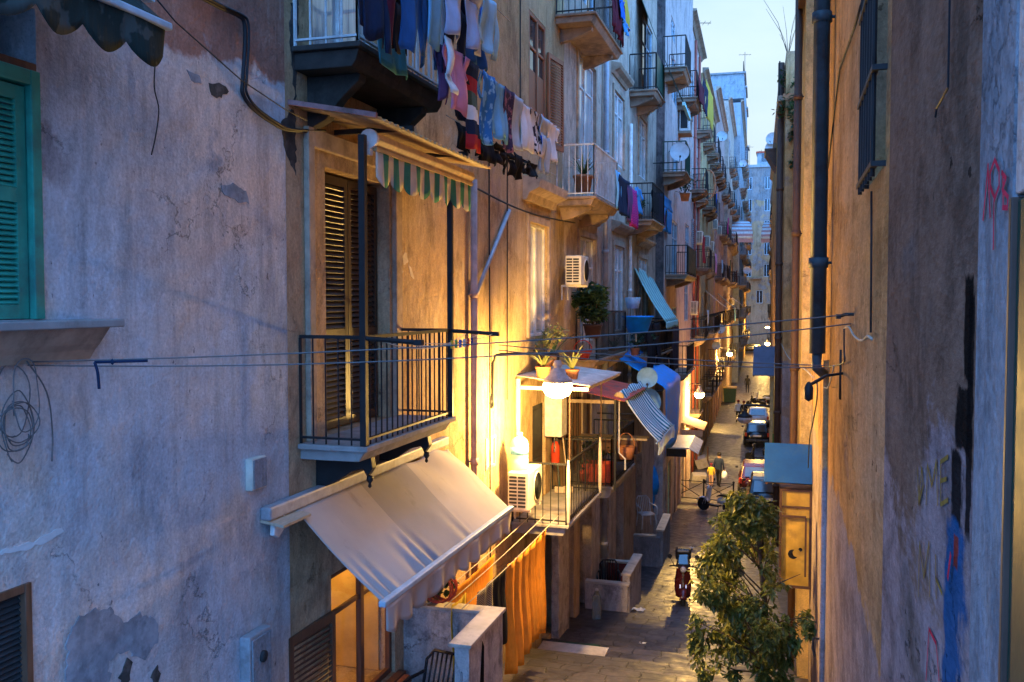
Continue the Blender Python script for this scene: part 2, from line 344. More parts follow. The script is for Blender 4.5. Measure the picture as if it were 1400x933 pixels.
t_ = NT('curtained_glass'); w_ = t_.noise(5, 3, .5, t_.mapped((1, 4, .25))); t_.col(t_.ramp(w_, [(.35, (.30, .32, .34)), (.65, (.62, .63, .63))])); t_.rough(.12); t_.b.inputs['Coat Weight'].default_value = .6; M['curtain'] = t_.m
t_ = NT('lit_window_glass'); w_ = t_.ramp(t_.noise(1.7, 4, .5, t_.mapped((1, 1.2, .7))), [(.34, (.10, .04, .003)), (.5, (.55, .28, .03)), (.68, (.85, .5, .09))]); t_.col((.05, .04, .02)); t_.rough(.1); t_.l(w_, t_.b.inputs['Emission Color']); t_.b.inputs['Emission Strength'].default_value = .16; M['litglass'] = t_.m
M['dim'] = mat('dark_interior', (.02, .017, .015), .9)
t_ = NT('bulb_glass'); t_.col((.9, .8, .6)); t_.b.inputs['Emission Color'].default_value = (1, .66, .22, 1); t_.b.inputs['Emission Strength'].default_value = 32; M['bulb'] = t_.m
t_ = NT('clear_bottle'); t_.col((.55, .58, .55)); t_.rough(.15); t_.b.inputs['Transmission Weight'].default_value = .7; M['bottle'] = t_.m
M['opal'] = mat('opal_glass', (.55, .5, .47), .25, bump=0)
M['leaf'] = leafmat('ficus_leaf', (.035, .055, .012), (.12, .145, .026), (.27, .25, .045))
M['leaf_dark'] = leafmat('shrub_leaf', (.014, .04, .014), (.035, .075, .025), (.07, .12, .04))
M['leaf_pale'] = leafmat('pale_leaf', (.10, .12, .04), (.18, .19, .07), (.28, .28, .12))
M['bark'] = mat('bark', (.10, .07, .045), .9, var=.3, bump=.6)
M['soil'] = mat('soil', (.03, .022, .016), .95)
M['street'] = paving('basalt_paving', .38, .28, .3); M['steps'] = paving('step_slabs', .50, .34, 0)
M['riser'] = mat('step_riser_stone', (.10, .09, .09), .7, var=.3, bump=.5)
M['earth'] = mat('earth_ground', (.09, .08, .075), .9, scale=.5)

M['roomwall'] = mat('room_wall', (.62, .42, .14), .9, var=.25, scale=2)
t_ = NT('clear_glass'); g_ = t_.n('ShaderNodeBsdfGlossy'); g_.inputs['Roughness'].default_value = .03; tr_ = t_.n('ShaderNodeBsdfTransparent'); lw = t_.n('ShaderNodeLayerWeight'); lw.inputs['Blend'].default_value = .5; fz = t_.math('ADD', t_.math('MULTIPLY', t_.math('POWER', lw.outputs['Facing'], 4), .45), .03); mx_ = t_.n('ShaderNodeMixShader')
t_.l(fz, mx_.inputs[0]); t_.l(tr_.outputs[0], mx_.inputs[1]); t_.l(g_.outputs[0], mx_.inputs[2]); t_.l(mx_.outputs[0], t_.t.nodes['Material Output'].inputs['Surface']); M['clearglass'] = t_.m
# ---------------------------------------------------------------- houses
class House:
    def __init__(s, label, Y0, Y1, o, ztop, wall, side='L', depth=6, name='tenement_house', group='tenement houses lining the alley', base=None):
        s.side = side; s.Y0 = Y0; s.Y1 = Y1; s.o = o; s.ztop = ztop; s.wall = wall; s.depth = depth; s.holes = []
        s.len = Y1 - Y0; far = Y0 >= 19.9
        s.zb = (min(ground(Y0), ground(Y1)) - .4) if base is None else base
        if side == 'L': loc = (XL(Y0) + o, Y0, s.zb); rz = ALPHA if far else 0
        else: loc = (XR(Y1) - o, Y1, s.zb); rz = PI + (ALPHA if far else 0)
        s.root = thing(name, label, 'house', loc, rz, group); s.off = (0, 0, -s.zb)
    def p(s, px, py, out=0):
        if s.side == 'L': y, z = onL(px, py, s.o + out); return y - s.Y0, z
        y, z = onX(px, py, XR((s.Y0+s.Y1)/2) - s.o - out); return s.Y1 - y, z
    def part(s, mb, name, m, smooth=False, bevel=0): return mb.build(name, m, s.root, smooth, bevel, s.off)
    def rect(s, px0, py0, px1, py1):   # pixel box of a flat opening: left x, its top y there, right x, bottom y there at the left edge
        y0, z1 = s.p(px0, py0); _, z0 = s.p(px0, py1); y1, _ = s.p(px1, py0); return y0, y1, z0, z1
    def window(s, y0, y1, z0, z1, fr='whitepaint', pane='glass', mull=1, bars=1, reveal=.16, surround=None, hood=None, sill=None, name='window', fw=.06):
        s.holes.append((y0, y1, z0, z1, reveal + .06)); x = -reveal; m = MB()
        m.box(x, x+.06, y0+.004, y0+fw, z0+.004, z1-.004).box(x, x+.06, y1-fw, y1-.004, z0+.004, z1-.004).box(x+.002, x+.058, y0+fw, y1-fw, z1-fw, z1-.004).box(x+.002, x+.058, y0+fw, y1-fw, z0+.004, z0+fw)
        for k in range(1, mull+1):
            c = y0 + (y1-y0)*k/(mull+1); m.box(x+.004, x+.064, c-.045, c+.045, z0+fw, z1-fw)
        for k in range(1, bars+1):
            c = z0 + (z1-z0)*k/(bars+1) + (.0 if bars > 1 else (z1-z0)*.22); m.box(x+.008, x+.05, y0+fw, y1-fw, c-.025, c+.025)
        f = s.part(m, name, M[fr], bevel=.008)
        MB().box(x+.015, x+.024, y0+fw*.6, y1-fw*.6, z0+fw*.6, z1-fw*.6).build('pane', M[pane], f)
        if surround:
            q = .13; g = MB().box(.001, .045, y0-q, y0-.001, z0, z1+q).box(.001, .045, y1+.001, y1+q, z0, z1+q).box(.001, .043, y0-.001, y1+.001, z1+.001, z1+q); s.part(g, 'window_surround', M[surround], bevel=.008)
        if hood:
            zt = z1 + .34; g = MB().prism([(.0, zt), (.05, zt), (.10, zt+.07), (.22, zt+.12), (.26, zt+.19), (.26, zt+.23), (.0, zt+.30)], y0-.3, y1+.3); s.part(g, 'hood_moulding', M[hood])
        if sill:
            g = MB().box(.0, .16, y0-.12, y1+.12, z0-.07, z0-.002).prism([(0, z0-.16), (.04, z0-.16), (.11, z0-.072), (0, z0-.072)], y0-.08, y1+.08); s.part(g, 'window_sill', M[sill], bevel=.006)
        return f
    def shutters(s, y0, y1, z0, z1, m, x=-.06, leaves=2, slat=None, mid=None, gap=.012, n=None, name='shutter_leaf'):
        w = (y1-y0)/leaves
        for k in range(leaves):
            g = leaf_mesh(w-gap, z1-z0, mid, n); s_ = g.build(name, [M[m], M[slat or m]], s.root, loc=(x, y0 + w*k + gap/2, z0 - s.zb))
    def open_shutter(s, yh, z0, z1, w, m, ang, x=.02, mid=None, n=None):   # hinged at yh, swung out by ang
        g = leaf_mesh(w, z1-z0, mid, n); return g.build('shutter_leaf', [M[m], M[m]], s.root, loc=(x, yh, z0 - s.zb), rot=(0, 0, ang))
    def balcony(s, y0, y1, z, out, th=.12, rail='iron', slab='slab', h=1.0, sp=.11, brk='brownslab', r=.009, style='bars', deep=.22):
        m = MB().box(.0, out+.05, y0-.05, y1+.05, z-.05, z).prism([(0, z-th-.05), (out-.06, z-th-.05), (out-.02, z-th+.01), (out+.01, z-.052), (0, z-.052)], y0, y1)
        b = s.part(m, 'balcony', M[slab], bevel=.008)
        g = MB(); pts = [(.01, y0), (out, y0), (out, y1), (.01, y1)]
        for (xa, ya), (xb, yb) in zip(pts, pts[1:]):
            L = math.hypot(xb-xa, yb-ya); n = max(1, round(L/sp)); sx = (xb-xa)/L; sy = (yb-ya)/L; px, py = -sy*.011, sx*.011
            for zz, t in ((z+h, .016), (z+.06, .010)):
                g.obox(((xa+xb)/2, (ya+yb)/2, zz), (sx*L/2, sy*L/2, 0), (px*1.6, py*1.6, 0), (0, 0, t))
            for k in range(n+1):
                q = k/n; c = (xa + (xb-xa)*q, ya + (yb-ya)*q); rr = r*1.8 if k in (0, n) else r
                g.cyl((c[0], c[1], z+.002), (c[0], c[1], z+h-.012), rr, 5)
        g.build('railing', M[rail], b)
        if brk:
            for yy in (y0 + (y1-y0)*.14, y1 - (y1-y0)*.14):
                k = MB().prism([(0, z-th-.052), (out*.86, z-th-.052), (out*.84, z-th-.12), (out*.55, z-th-.14-deep*.3), (out*.3, z-th-.1-deep*.8), (0, z-th-.1-deep)], yy-.07, yy+.07); k.build('bracket', M[brk], b, bevel=.01)
        return b
    def pipe(s, y, z0, z1, r=.055, m='greypipe', x=None, col=True):
        x = x or r + .03; g = MB().cyl((x, y, z0), (x, y, z1), r, 12)
        o = s.part(g, 'drainpipe', M[m], True)
        if col:
            z = max(z0 + .9, -6)
            while z < z1 - .2: MB().cyl((x, y, z-.05), (x, y, z+.05), r*1.22, 12).box(0, x, y-.012, y+.012, z-.012, z+.012).build('pipe_collar', M[m], o, True); z += 2.4
        return o
    def cornice(s, z, m='lintel', out=.3, name='cornice'):
        return s.part(MB().prism([(0, z), (.06, z), (out*.5, z+.14), (out, z+.2), (out, z+.28), (0, z+.3)], -.02, s.len+.02), name, M[m])
    def finish(s, extra_cut=()):
        L = s.len; z0 = s.zb; z1 = s.ztop; m = MB()
        ys = sorted({0, L, *[round(v, 4) for h in s.holes for v in h[:2]]}); zs = sorted({z0, z1, *[round(v, 4) for h in s.holes for v in h[2:4]]})
        ys = [v for v in ys if 0 <= v <= L]; zs = [v for v in zs if z0 <= v <= z1]
        for i in range(len(ys)-1):
            for j in range(len(zs)-1):
                cy = (ys[i]+ys[i+1])/2; cz = (zs[j]+zs[j+1])/2
                if any(h[0] < cy < h[1] and h[2] < cz < h[3] for h in s.holes): continue
                m.add([(0, ys[i], zs[j]), (0, ys[i+1], zs[j]), (0, ys[i+1], zs[j+1]), (0, ys[i], zs[j+1])], [(0,1,2,3)])
        for a, b, c, d, r in s.holes:
            a, b, c, d = (round(v, 4) for v in (a, b, c, d))
            a = max(a, 0); b = min(b, L)
            vs = [(0,a,c),(0,b,c),(0,b,d),(0,a,d),(-r,a,c),(-r,b,c),(-r,b,d),(-r,a,d)]
            m.mat(0).add(vs, [(0,4,5,1),(1,5,6,2),(2,6,7,3),(3,7,4,0)]); m.mat(1).add(vs[4:], [(0,1,2,3)]); m.mat(0)
        D = -s.depth
        m.add([(0,0,z0),(D,0,z0),(D,L,z0),(0,L,z0),(0,0,z1),(D,0,z1),(D,L,z1),(0,L,z1)], [(1,0,4,5),(3,2,6,7),(2,1,5,6),(4,7,6,5),(0,1,2,3)])
        return s.part(m, 'facade', [s.wall if not isinstance(s.wall, str) else M[s.wall], M['dim']])

def leaf_mesh(w, h, mid=None, n=None):    # louvred leaf: hinge edge at the origin, lies along +y
    m = MB(); st = .07; t = .02
    m.box(-t, t, 0, st, 0, h).box(-t, t, w-st, w, 0, h)
    rails = [0, h-st*1.2] + ([mid*h] if mid else [])
    for z in rails: m.box(-t+.001, t-.001, st, w-st, z, z+st*1.2)
    rails = sorted(rails); m.mat(1)
    for a, b in zip(rails, rails[1:]):
        a += st*1.2; k = n or max(4, int((b-a)/.055)); k = max(3, int(k*(b-a)/h)) if n else k
        for i in range(k):
            z = a + (b-a)*(i+.5)/k; hh = (b-a)/k*.36
            m.obox((0, w/2, z), (t*.75, 0, -hh), (0, (w-2*st)/2, 0), (.0035, 0, .0035))
    return m.mat(0)

# ================================================================= LEFT SIDE
# --- lilac house in front
H1 = House('lilac plaster house with green shuttered window and peeling paint', -2.5, 7.45, 0, 12.5, 'lilac')
y1_, zt_ = H1.p(50, 100); _, zb_ = H1.p(48, 437)
yw0 = y1_ - 1.15
H1.holes.append((yw0, y1_, zb_, zt_ + .38, .3))
fr = MB()
fr.box(-.10, .03, y1_-.075, y1_-.002, zb_+.002, zt_).box(-.10, .03, yw0+.002, yw0+.075, zb_+.002, zt_).box(-.098, .028, yw0+.075, y1_-.075, zt_-.09, zt_)
gw = H1.part(fr, 'green_window_frame', M['greenframe'], bevel=.006)
for k in range(2):
    w = (y1_-yw0-.16)/2
    leaf_mesh(w-.008, zt_-.1-zb_-.01, .5, 42).build('shutter_leaf', [M['greenframe'], M['greenslat']], gw, loc=(-.03, yw0+.08+w*k, zb_+.006))
H1.part(MB().box(-.1, .0, yw0+.002, y1_-.002, zt_+.002, zt_+.05), 'transom_bar', M['brownwood'])
H1.part(MB().box(.0, .26, yw0-.3, y1_+.42, zb_-.055, zb_-.004), 'window_sill', M['slab'], bevel=.008)
H1.part(MB().prism([(0, zb_-.26), (.05, zb_-.26), (.09, zb_-.2), (.13, zb_-.16), (.21, zb_-.057), (0, zb_-.057)], yw0-.2, y1_+.34), 'sill_moulding', M['lintel'])
yv, zv = H1.p(40, 800); _, zv0 = H1.p(38, 1000)
H1.holes.append((yv-.75, yv-.03, zv0, zv-.02, .15))
g = MB().box(-.03, .02, yv-.78, yv-.73, zv0, zv+.02).box(-.03, .02, yv-.05, yv, zv0, zv+.02).box(-.028, .018, yv-.73, yv-.05, zv-.03, zv+.02)
gv = H1.part(g, 'vent_frame', M['brownwood'], bevel=.005)
g = MB(); z = zv0
while z < zv-.04: g.obox((-.03, yv-.39, z), (.012, 0, -.012), (0, .34, 0), (.003, 0, .003)); z += .035
g.build('vent_louvre', M['darkgrille'], gv)
# --- pilaster at the joint with the next house
H1.part(MB().box(.001, .05, 7.1, 7.44, 2.05, 12), 'corner_stone', M['oldslab'])
def wall_patch(H, pts, m, name, out=.004, seed=1, jit=.012):
    rnd = random.Random(seed); P = [Vector(H.p(*q)) for q in pts]; Q = []
    for a, b in zip(P, P[1:]+P[:1]):
        n = max(2, int((b-a).length/.035))
        for i in range(n): Q.append(a.lerp(b, i/n) + Vector((rnd.gauss(0, jit), rnd.gauss(0, jit))))
    area = sum(a.x*b.y-b.x*a.y for a, b in zip(Q, Q[1:]+Q[:1]))
    if area < 0: Q.reverse()
    MBp = MB().prismx([(q.x, q.y) for q in Q], out, -.001); H.part(MBp, name, M[m])
M['greyrender'] = mat('grey_repair_render', (.23, .24, .27), .95, var=.35, scale=7, bump=.6, dirt=(.36, .38, .42))
M['palefill'] = mat('pale_filler', (.60, .60, .60), .9, var=.15, scale=9, bump=.4); M['mould'] = mat('black_mould', (.05, .045, .042), .95, var=.5, scale=9, bump=.5, dirt=(.14, .12, .11)); M['bareplaster'] = mat('bare_pale_plaster', (.62, .53, .43), .9, var=.2, scale=9, bump=.4)
wall_patch(H1, [(92, 872), (108, 842), (150, 832), (168, 852), (190, 838), (214, 848), (216, 876), (196, 905), (176, 888), (146, 902), (152, 945), (88, 950)], 'greyrender', 'repair_patch', .006, 1)
wall_patch(H1, [(0, 752), (40, 741), (84, 722), (87, 728), (42, 750), (0, 759)], 'palefill', 'filler_line', .005, 2, .005)
wall_patch(H1, [(302, 256), (318, 251), (337, 261), (340, 277), (322, 274), (306, 267)], 'greyrender', 'repair_patch', .005, 3, .008)
wall_patch(H1, [(384, 168), (398, 150), (404, 160), (404, 240), (396, 222), (388, 200)], 'mould', 'mould_stain', .003, 4)
wall_patch(H1, [(162, 925), (172, 900), (180, 905), (176, 930), (168, 950)], 'mould', 'mould_stain', .008, 5, .007)
wall_patch(H1, [(205, 925), (214, 910), (220, 922), (214, 940)], 'mould', 'mould_stain', .006, 6, .006)
wall_patch(H1, [(255, 96), (272, 104), (276, 116), (262, 110)], 'greyrender', 'repair_patch', .004, 7, .006)
wall_patch(H1, [(285, 118), (300, 112), (312, 126), (300, 138), (290, 132)], 'mould', 'mould_stain', .003, 8, .01)
wall_patch(H1, [(408, 0), (398, 4), (396, 60), (402, 120), (404, 148)], 'mould', 'mould_stain', .004, 9, .012)
H1.finish(); H1.cornice(12.5)

# --- ochre house with the two near balconies
H2 = House('ochre house with striped awning balcony and louvred brown doors', 7.45, 12.5, -.0, 13.5, 'ochre')
d0, dz1 = H2.p(444, 228); d1, _ = H2.p(532, 228)
zA = -1.33
H2.holes.append((d0, d1, zA, dz1, .30))
H2.shutters(d0+.03, d1-.03, zA+.02, dz1-.03, 'darkwood', x=-.16, mid=.36, n=46)
q = MB().box(.001, .06, d0-.42, d0-.30, zA-.0, dz1+.32).box(.001, .06, d1+.06, d1+.24, zA, dz1+.32).box(.001, .058, d0-.30, d1+.06, dz1+.14, dz1+.32)
H2.part(q, 'door_surround', M['lintel'], bevel=.01)
ba = H2.balcony(7.66-7.45, 9.92-7.45, zA, .66, th=.10, sp=.125, r=.0085, brk=None, slab='slab')
for yy in (.55, 2.0):
    MB().prism([(0, zA-.152), (.58, zA-.152), (.6, zA-.26), (.54, zA-.34), (.5, zA-.27), (.38, zA-.3), (.2, zA-.42), (.0, zA-.5)], yy-.05, yy+.05).build('bracket', M['iron'], ba, bevel=.01)
    MB().lathe([(.0, -.1), (.02, -.08), (.012, -.05), (.035, -.02), (.03, .02), (.0, .03)], (.55, yy, zA-.36), 8).build('bracket_finial', M['iron'], ba, True)
MB().box(.63, .69, .18, .24, zA+.003, 1.50).build('canopy_post', M['iron'], ba); MB().box(.63, .69, 2.45, 2.50, zA+.003, 1.46).build('canopy_post', M['iron'], ba)
for yy in (.21, 2.475):
    MB().cyl((.69, yy, -.34), (1.2, yy, -.37), .022, 8).box(1.16, 1.24, yy-.03, yy+.03, -.395, -.345).build('drying_arm', M['iron'], ba)
# upper balcony, seen from below
c0, cz = 7.62-7.45, 2.32
cb = H2.balcony(c0, 9.75-7.45, cz, .64, th=.16, rail='rail_white', slab='oldslab', sp=.14, r=.011, brk='oldslab', deep=.45)
u0, uz = H2.p(440, 60); 
H2.window(c0+.35, c0+1.75, cz, cz+2.5, 'whitepaint', 'curtain', 1, 1, .12, name='balcony_door')
# ground floor: lit window with brown frame and an open louvred shutter
g0, gz1 = H2.p(452, 735); g1, _ = H2.p(522, 735)
g1 += .35
gz1 = -2.75; gz0 = -4.35
f = H2.window(g0, g1, gz0, gz1, 'brownwood', 'clearglass', 1, 1, .10, fw=.07)
H2.holes[-1] = (g0, g1, gz0, gz1, 1.5)
rm = H2.part(MB().box(-1.49, -1.47, g0+.004, g1-.004, gz0+.004, gz1-.004).box(-1.46, -.2, g1-.03, g1-.006, gz0+.01, gz1-.01), 'room_wall', M['roomwall'])
MB().box(-1.45, -1.2, g0+.9, g0+1.5, gz0+.02, gz0+1.0).box(-1.46, -1.43, g0+.25, g0+.7, gz0+.7, gz0+1.25).build('cupboard', M['brownwood'], rm)
MB().sheet(lambda u, v: (-.22+.03*SP(u*30), lerp(g0+.06, g0+.34+.08*v, u), lerp(gz1-.06, gz0+.05, v)), 20, 6, .01).build('curtain', M['awn_white'], rm, True)

H2.open_shutter(g0-.01, gz0-.1, gz1-.35, .82, 'brownwood', PI-R(3), x=.035, n=26)
H2.holes.append((g1+.25, g1+1.1, -5.4, gz1+.1, .25))
H2.part(MB().box(-.2, -.14, g1+.252, g1+1.098, -5.3, gz1+.09).box(-.14, -.11, g1+.35, g1+1.0, -4.9, -3.9), 'street_door', M['brownwood'], bevel=.01)
H2.part(MB().box(.0, .10, g0-.05, g1+.1, gz0-.10, gz0-.004).box(.0, .08, g0-.02, g1+.07, gz0-.17, gz0-.102), 'window_sill', M['brownwood'], bevel=.01)
for k, q in enumerate(([(549, 349), (555, 345), (558, 358), (552, 363)], [(558, 361), (563, 369), (566, 382), (561, 378)], [(543, 364), (551, 371), (549, 381), (543, 379)])): wall_patch(H2, q, 'bareplaster', 'plaster_chip', .004, 20+k, .006)
H2.pipe(5.0, -5.6, 1.72, .05, 'pinkpipe')
H2.finish(); H2.cornice(13.5)

# --- yellow ochre house with the street lamp
H3 = House('yellow ochre house behind the bright street lamp with brown shuttered window', 12.5, 18.3, .0, 13.2, 'ochre_b')
a = H3.rect(722, 303, 748, 462); H3.window(*a, 'whitepaint', 'curtain', 1, 0, .1, 'lintel', None, None)
y0, z = H3.p(714, 258); y1, _ = H3.p(757, 258)
H3.part(MB().prism([(0, a[3]+.35), (.07, a[3]+.35), (.12, a[3]+.47), (.3, a[3]+.55), (.32, a[3]+.7), (0, a[3]+.75)], a[0]-.35, a[1]+.35), 'hood_moulding', M['lintel'])
a = H3.rect(723, 12, 746, 182); H3.window(*a, 'redwood', 'glass', 1, 1, .06, None, None, None, fw=.08)
H3.part(MB().box(-.05, -.02, a[0]+.08, a[1]-.08, a[2]+.08, a[2]+1.15), 'wood_panel', M['redwood'])
H3.open_shutter(a[1]+.02, a[2]-.05, a[3]-.45, .78, 'redwood', R(-8), x=.04, n=34)
a = H3.rect(728, 556, 746, 700); H3.holes.append((a[0], a[1], -3.67, a[3], .2)); 
H3.part(MB().box(-.1, -.06, a[0]+.003, a[1]-.003, -3.66, a[3]-.003).box(-.06, -.04, a[0]+.1, a[1]-.1, -3.4, -2.9).box(-.06, -.04, a[0]+.1, a[1]-.1, -2.75, -2.0), 'balcony_door', M['darkgrille'], bevel=.008)
a = H3.rect(663, 600, 677, 645); H3.window(*a, 'greypaint', 'curtain', 0, 0, .04, None, None, None, fw=.05)
bb = H3.balcony(14.6-12.5, 17.35-12.5, -3.67, .93, th=.14, sp=.13, slab='slab', rail='iron', r=.008, brk=None)
for yy, zt, px in ((14.62-12.5, -2.55, .95), (17.1-12.5, -2.6, .95)):
    pass
H3.part(MB().cyl((.03, .8, 2.9), (.05, .8, -5.5), .012, 6), 'conduit', M['cable'])
H3.part(MB().cyl((.03, 1.75, 3.2), (.03, 1.75, -1.6), .010, 6).cyl((.03, 2.5, 9), (.03, 2.5, 2.9), .012, 6), 'conduit', M['cable'])
y, z = H3.p(703, 525); H3.part(MB().cyl((.05, y+.05, -1.3), (.05, y+.05, -3.2), .045, 8), 'flue_pipe', M['beige'], True)
# ground floor opening and pier
a0, _ = H3.p(743, 800); a1, _ = H3.p(762, 800)
H3.holes.append((a0-.15, a1, -6.5, -3.95, .5))
H3.part(MB().box(-.35, -.3, a0-.14, a1-.01, -6.45, -3.96), 'street_door', M['darkgrille'])
y, z = H3.p(765, 755); H3.part(MB().box(.001, .05, y-.14, y+.14, z-.27, z+.25).box(.05, .056, y-.11, y+.11, z-.23, z+.21), 'meter_hatch', M['darkgrille'], bevel=.006)
a0, _ = H3.p(782, 850)
H3.part(MB().box(.001, .16, 17.3-12.5, 18.2-12.5, -7.2, -3.85), 'pier', M['render'], bevel=.02)
H3.finish(); H3.cornice(13.2)

# --- peach house with two tall white balcony doors
H4 = House('peach house with zinc drainpipe and white balcony doors', 18.3, 32.0, .0, 14.2, 'peach')
for bx in ((790, 70, 811, 218), (791, 322, 811, 470)): H4.window(*H4.rect(*bx), 'whitepaint', 'curtain', 1, 1, .1, 'lintel', 'lintel', None, name='balcony_door')
for bx in ((833, 122, 845, 222), (833, 335, 845, 455), (863, 158, 872, 240), (862, 352, 873, 440)): H4.window(*H4.rect(*bx), 'whitepaint', 'curtain', 1, 1, .08, 'lintel', 'lintel', None)
for bx in ((838, -80, 848, 20), (868, 20, 880, 140), (793, -120, 812, -5)): H4.window(*H4.rect(*bx), 'bluepaint', 'glass', 1, 1, .1, None, None, None)
y, _ = H4.p(819, 300); H4.pipe(y, -7, 14, .07, 'greypipe'); y, _ = H4.p(850, 300); H4.pipe(y, -3, 5, .05, 'whitepaint')
def bal(H, px0, py0, px1, out, **k):     # near outer corner of the slab top in pixels, far end in pixels along the outer edge
    y0, z = H.p(px0, py0, out); y1, _ = H.p(px1, py0, out); return H.balcony(y0, y1, z, out, **k), (y0, y1, z)
bal(H4, 812, 268, 843, .75, rail='rail_white', slab='brownslab', sp=.12)
bal(H4, 812, 16, 848, .75, rail='iron', slab='brownslab', sp=.12)
bg, q = bal(H4, 888, 122, 897, .75, rail='iron', slab='brownslab', sp=.14)
MB().box(.772, .782, q[0]+.02, q[1]-.02, q[2]+.08, q[2]+.96).build('rail_cloth', M['darkgreen'], bg)
bal(H4, 884, 300, 897, .75, rail='iron', slab='brownslab', sp=.14)
bl, q2 = bal(H4, 885, 487, 905, .7, rail='iron', slab='brownslab', sp=.14)
bal(H4, 815, 492, 850, .45, rail='iron', slab='brownslab', sp=.14)
# second balcony beside the lamp balcony
H4.balcony(.25, 3.1, -3.80, .95, th=.2, sp=.12, slab='slab', rail='iron', r=.008, brk=None)
y, z = H4.p(826, 700)
for a, b in ((.9, 1.9), (2.3, 2.9)): H4.window(a, b, -3.78, -1.9, 'brownwood', 'glass', 1, 0, .1, name='balcony_door')
for a, b in ((.2, 1.0), (1.6, 2.9), (3.9, 5.2), (6.2, 7.4), (9.6, 10.8)): 
    H4.holes.append((a, b, -8.2, -4.35, .45)); H4.part(MB().box(-.4, -.34, a+.004, b-.004, -8.2, -4.36).box(-.34, -.32, a+.12, b-.12, -7, -5), 'street_door', M['darkgrille'])
H4.finish(); H4.cornice(14.2)

# --- taller pale house that steps out, grey tuff end wall
H5 = House('tall pale house with grey bare tuff end wall and small balconies', 32.0, 45.0, .62, 15.5, 'white')
H5.part(MB().box(-1.2, -.002, -.03, -.004, H5.zb, 15.5), 'tuff_end_wall', M['tuff'])
H5.part(MB().box(-.35, .03, -.06, -.032, H5.zb, -4.4).box(-1.2, -.35, -.05, -.032, -5.0, -4.6), 'corner_pilaster', M['white'])
for bx in ((918, 70, 926, 132), (944, 95, 949, 155), (919, 300, 926, 385), (937, 305, 942, 388), (921, 195, 926, 252), (936, 385, 941, 440), (918, 20, 923, 48), (919, 420, 925, 480)): H5.window(*H5.rect(*bx), 'bluepaint', 'glass', 1, 1, .08, None, None, None)
bal(H5, 937, 90, 944, .75, rail='iron', slab='brownslab', sp=.16)
bal(H5, 952, 132, 958, .75, rail='iron', slab='brownslab', sp=.16)
bal(H5, 937, 234, 943, .75, rail='darkgreen', slab='brownslab', sp=.16)
bh, q = bal(H5, 939, 375, 951, .75, rail='iron', slab='brownslab', sp=.16)
MB().box(.772, .782, q[0]+.3, q[1]-.3, q[2]+.08, q[2]+.96).build('rail_cloth', M['darkgreen'], bh)
bal(H5, 939, 512, 948, .75, rail='iron', slab='brownslab', sp=.16)
for k, (a, b, mm) in enumerate(((.3, 1.6, 'greypaint'), (2.0, 3.2, 'awn_teal'), (3.8, 5.4, 'greypaint'), (6.2, 7.6, 'brownwood'), (8.2, 9.6, 'greypaint'), (10.4, 12, 'brownwood'))):
    H5.holes.append((a, b, -9.2, -6.0, .2)); H5.part(MB().box(-.1, -.06, a+.004, b-.004, -9.2, -6.02).box(-.06, -.045, a+.1, b-.1, -8.4, -7.5).box(-.06, -.045, a+.1, b-.1, -7.3, -6.3), 'street_door', M[mm], bevel=.008)
H5.finish(); H5.cornice(15.5, 'lintel', .35)

# --- the rest of the row, each with its own rhythm of windows
def row_house(label, Y0, Y1, o, ztop, wall, fr, rail, seed, doors='brownwood', pipes=(), bays=None, floors=None, hood=None):
    rnd = random.Random(seed); H = House(label, Y0, Y1, o, ztop, wall); L = H.len; n = bays or max(2, round(L/3.6))
    zf = [-5.6 + 3.7*k for k in range(int((ztop+5.6)/3.7))]
    for k, z in enumerate(zf):
        for i in range(n):
            c = L*(i+.5)/n; w = .55
            if z + 2.9 > ztop: continue
            balc = rnd.random() < .72
            H.window(c-w, c+w, z + (0 if balc else .9), z+2.35, fr, rnd.choice(['glass', 'glass', 'curtain']), 1, 1, .1, None, hood, None)
            if balc: H.balcony(c-1.0, c+1.0, z, rnd.uniform(.55, .8), rail=rail, slab='brownslab', sp=.2, r=.012, brk='brownslab')
            elif rnd.random() < .6: H.open_shutter(c+w+.02, z+.85, z+2.4, .6, rnd.choice(['darkgreen', 'brownwood', 'greypaint']), R(-6), n=16)
    for i in range(n):
        c = L*(i+.5)/n; H.holes.append((c-.9, c+.9, H.zb+.3, -6.5, .2)); H.part(MB().box(-.1, -.06, c-.896, c+.896, H.zb+.3, -6.52).box(-.06, -.045, c-.7, c+.7, -8.6, -7.2), 'street_door', M[doors if i % 2 else 'greypaint'], bevel=.01)
    for y, m_ in pipes: H.pipe(y, -9, ztop-.3, .07, m_)
    H.finish(); H.cornice(ztop, 'lintel', .35); return H
H6 = row_house('narrow grey pink house with two red drainpipes', 45, 54, .45, 13.6, 'white', 'greypaint', 'iron', 3, pipes=((3.4, 'redpipe'), (6.6, 'redpipe')))
H7 = row_house('orange yellow house with green shutter halfway down the row', 54, 70, .55, 13.0, 'orange', 'greypaint', 'iron', 5)
H8 = row_house('rose red house beyond the orange one', 70, 88, .6, 15.5, 'rose', 'whitepaint', 'iron', 8)
H9 = row_house('pale peach house low in the far row', 88, 108, .9, 18.5, 'peach', 'whitepaint', 'iron', 11)
H10 = row_house('tall blue white block with water tanks on its roof', 108, 140, 1.6, 22.4, 'bluewhite', 'bluepaint', 'rail_grey', 15)
H11 = row_house('last shabby ochre house of the row before the end wall', 140, 168, 1.7, 20, 'ochre', 'greypaint', 'iron', 19)

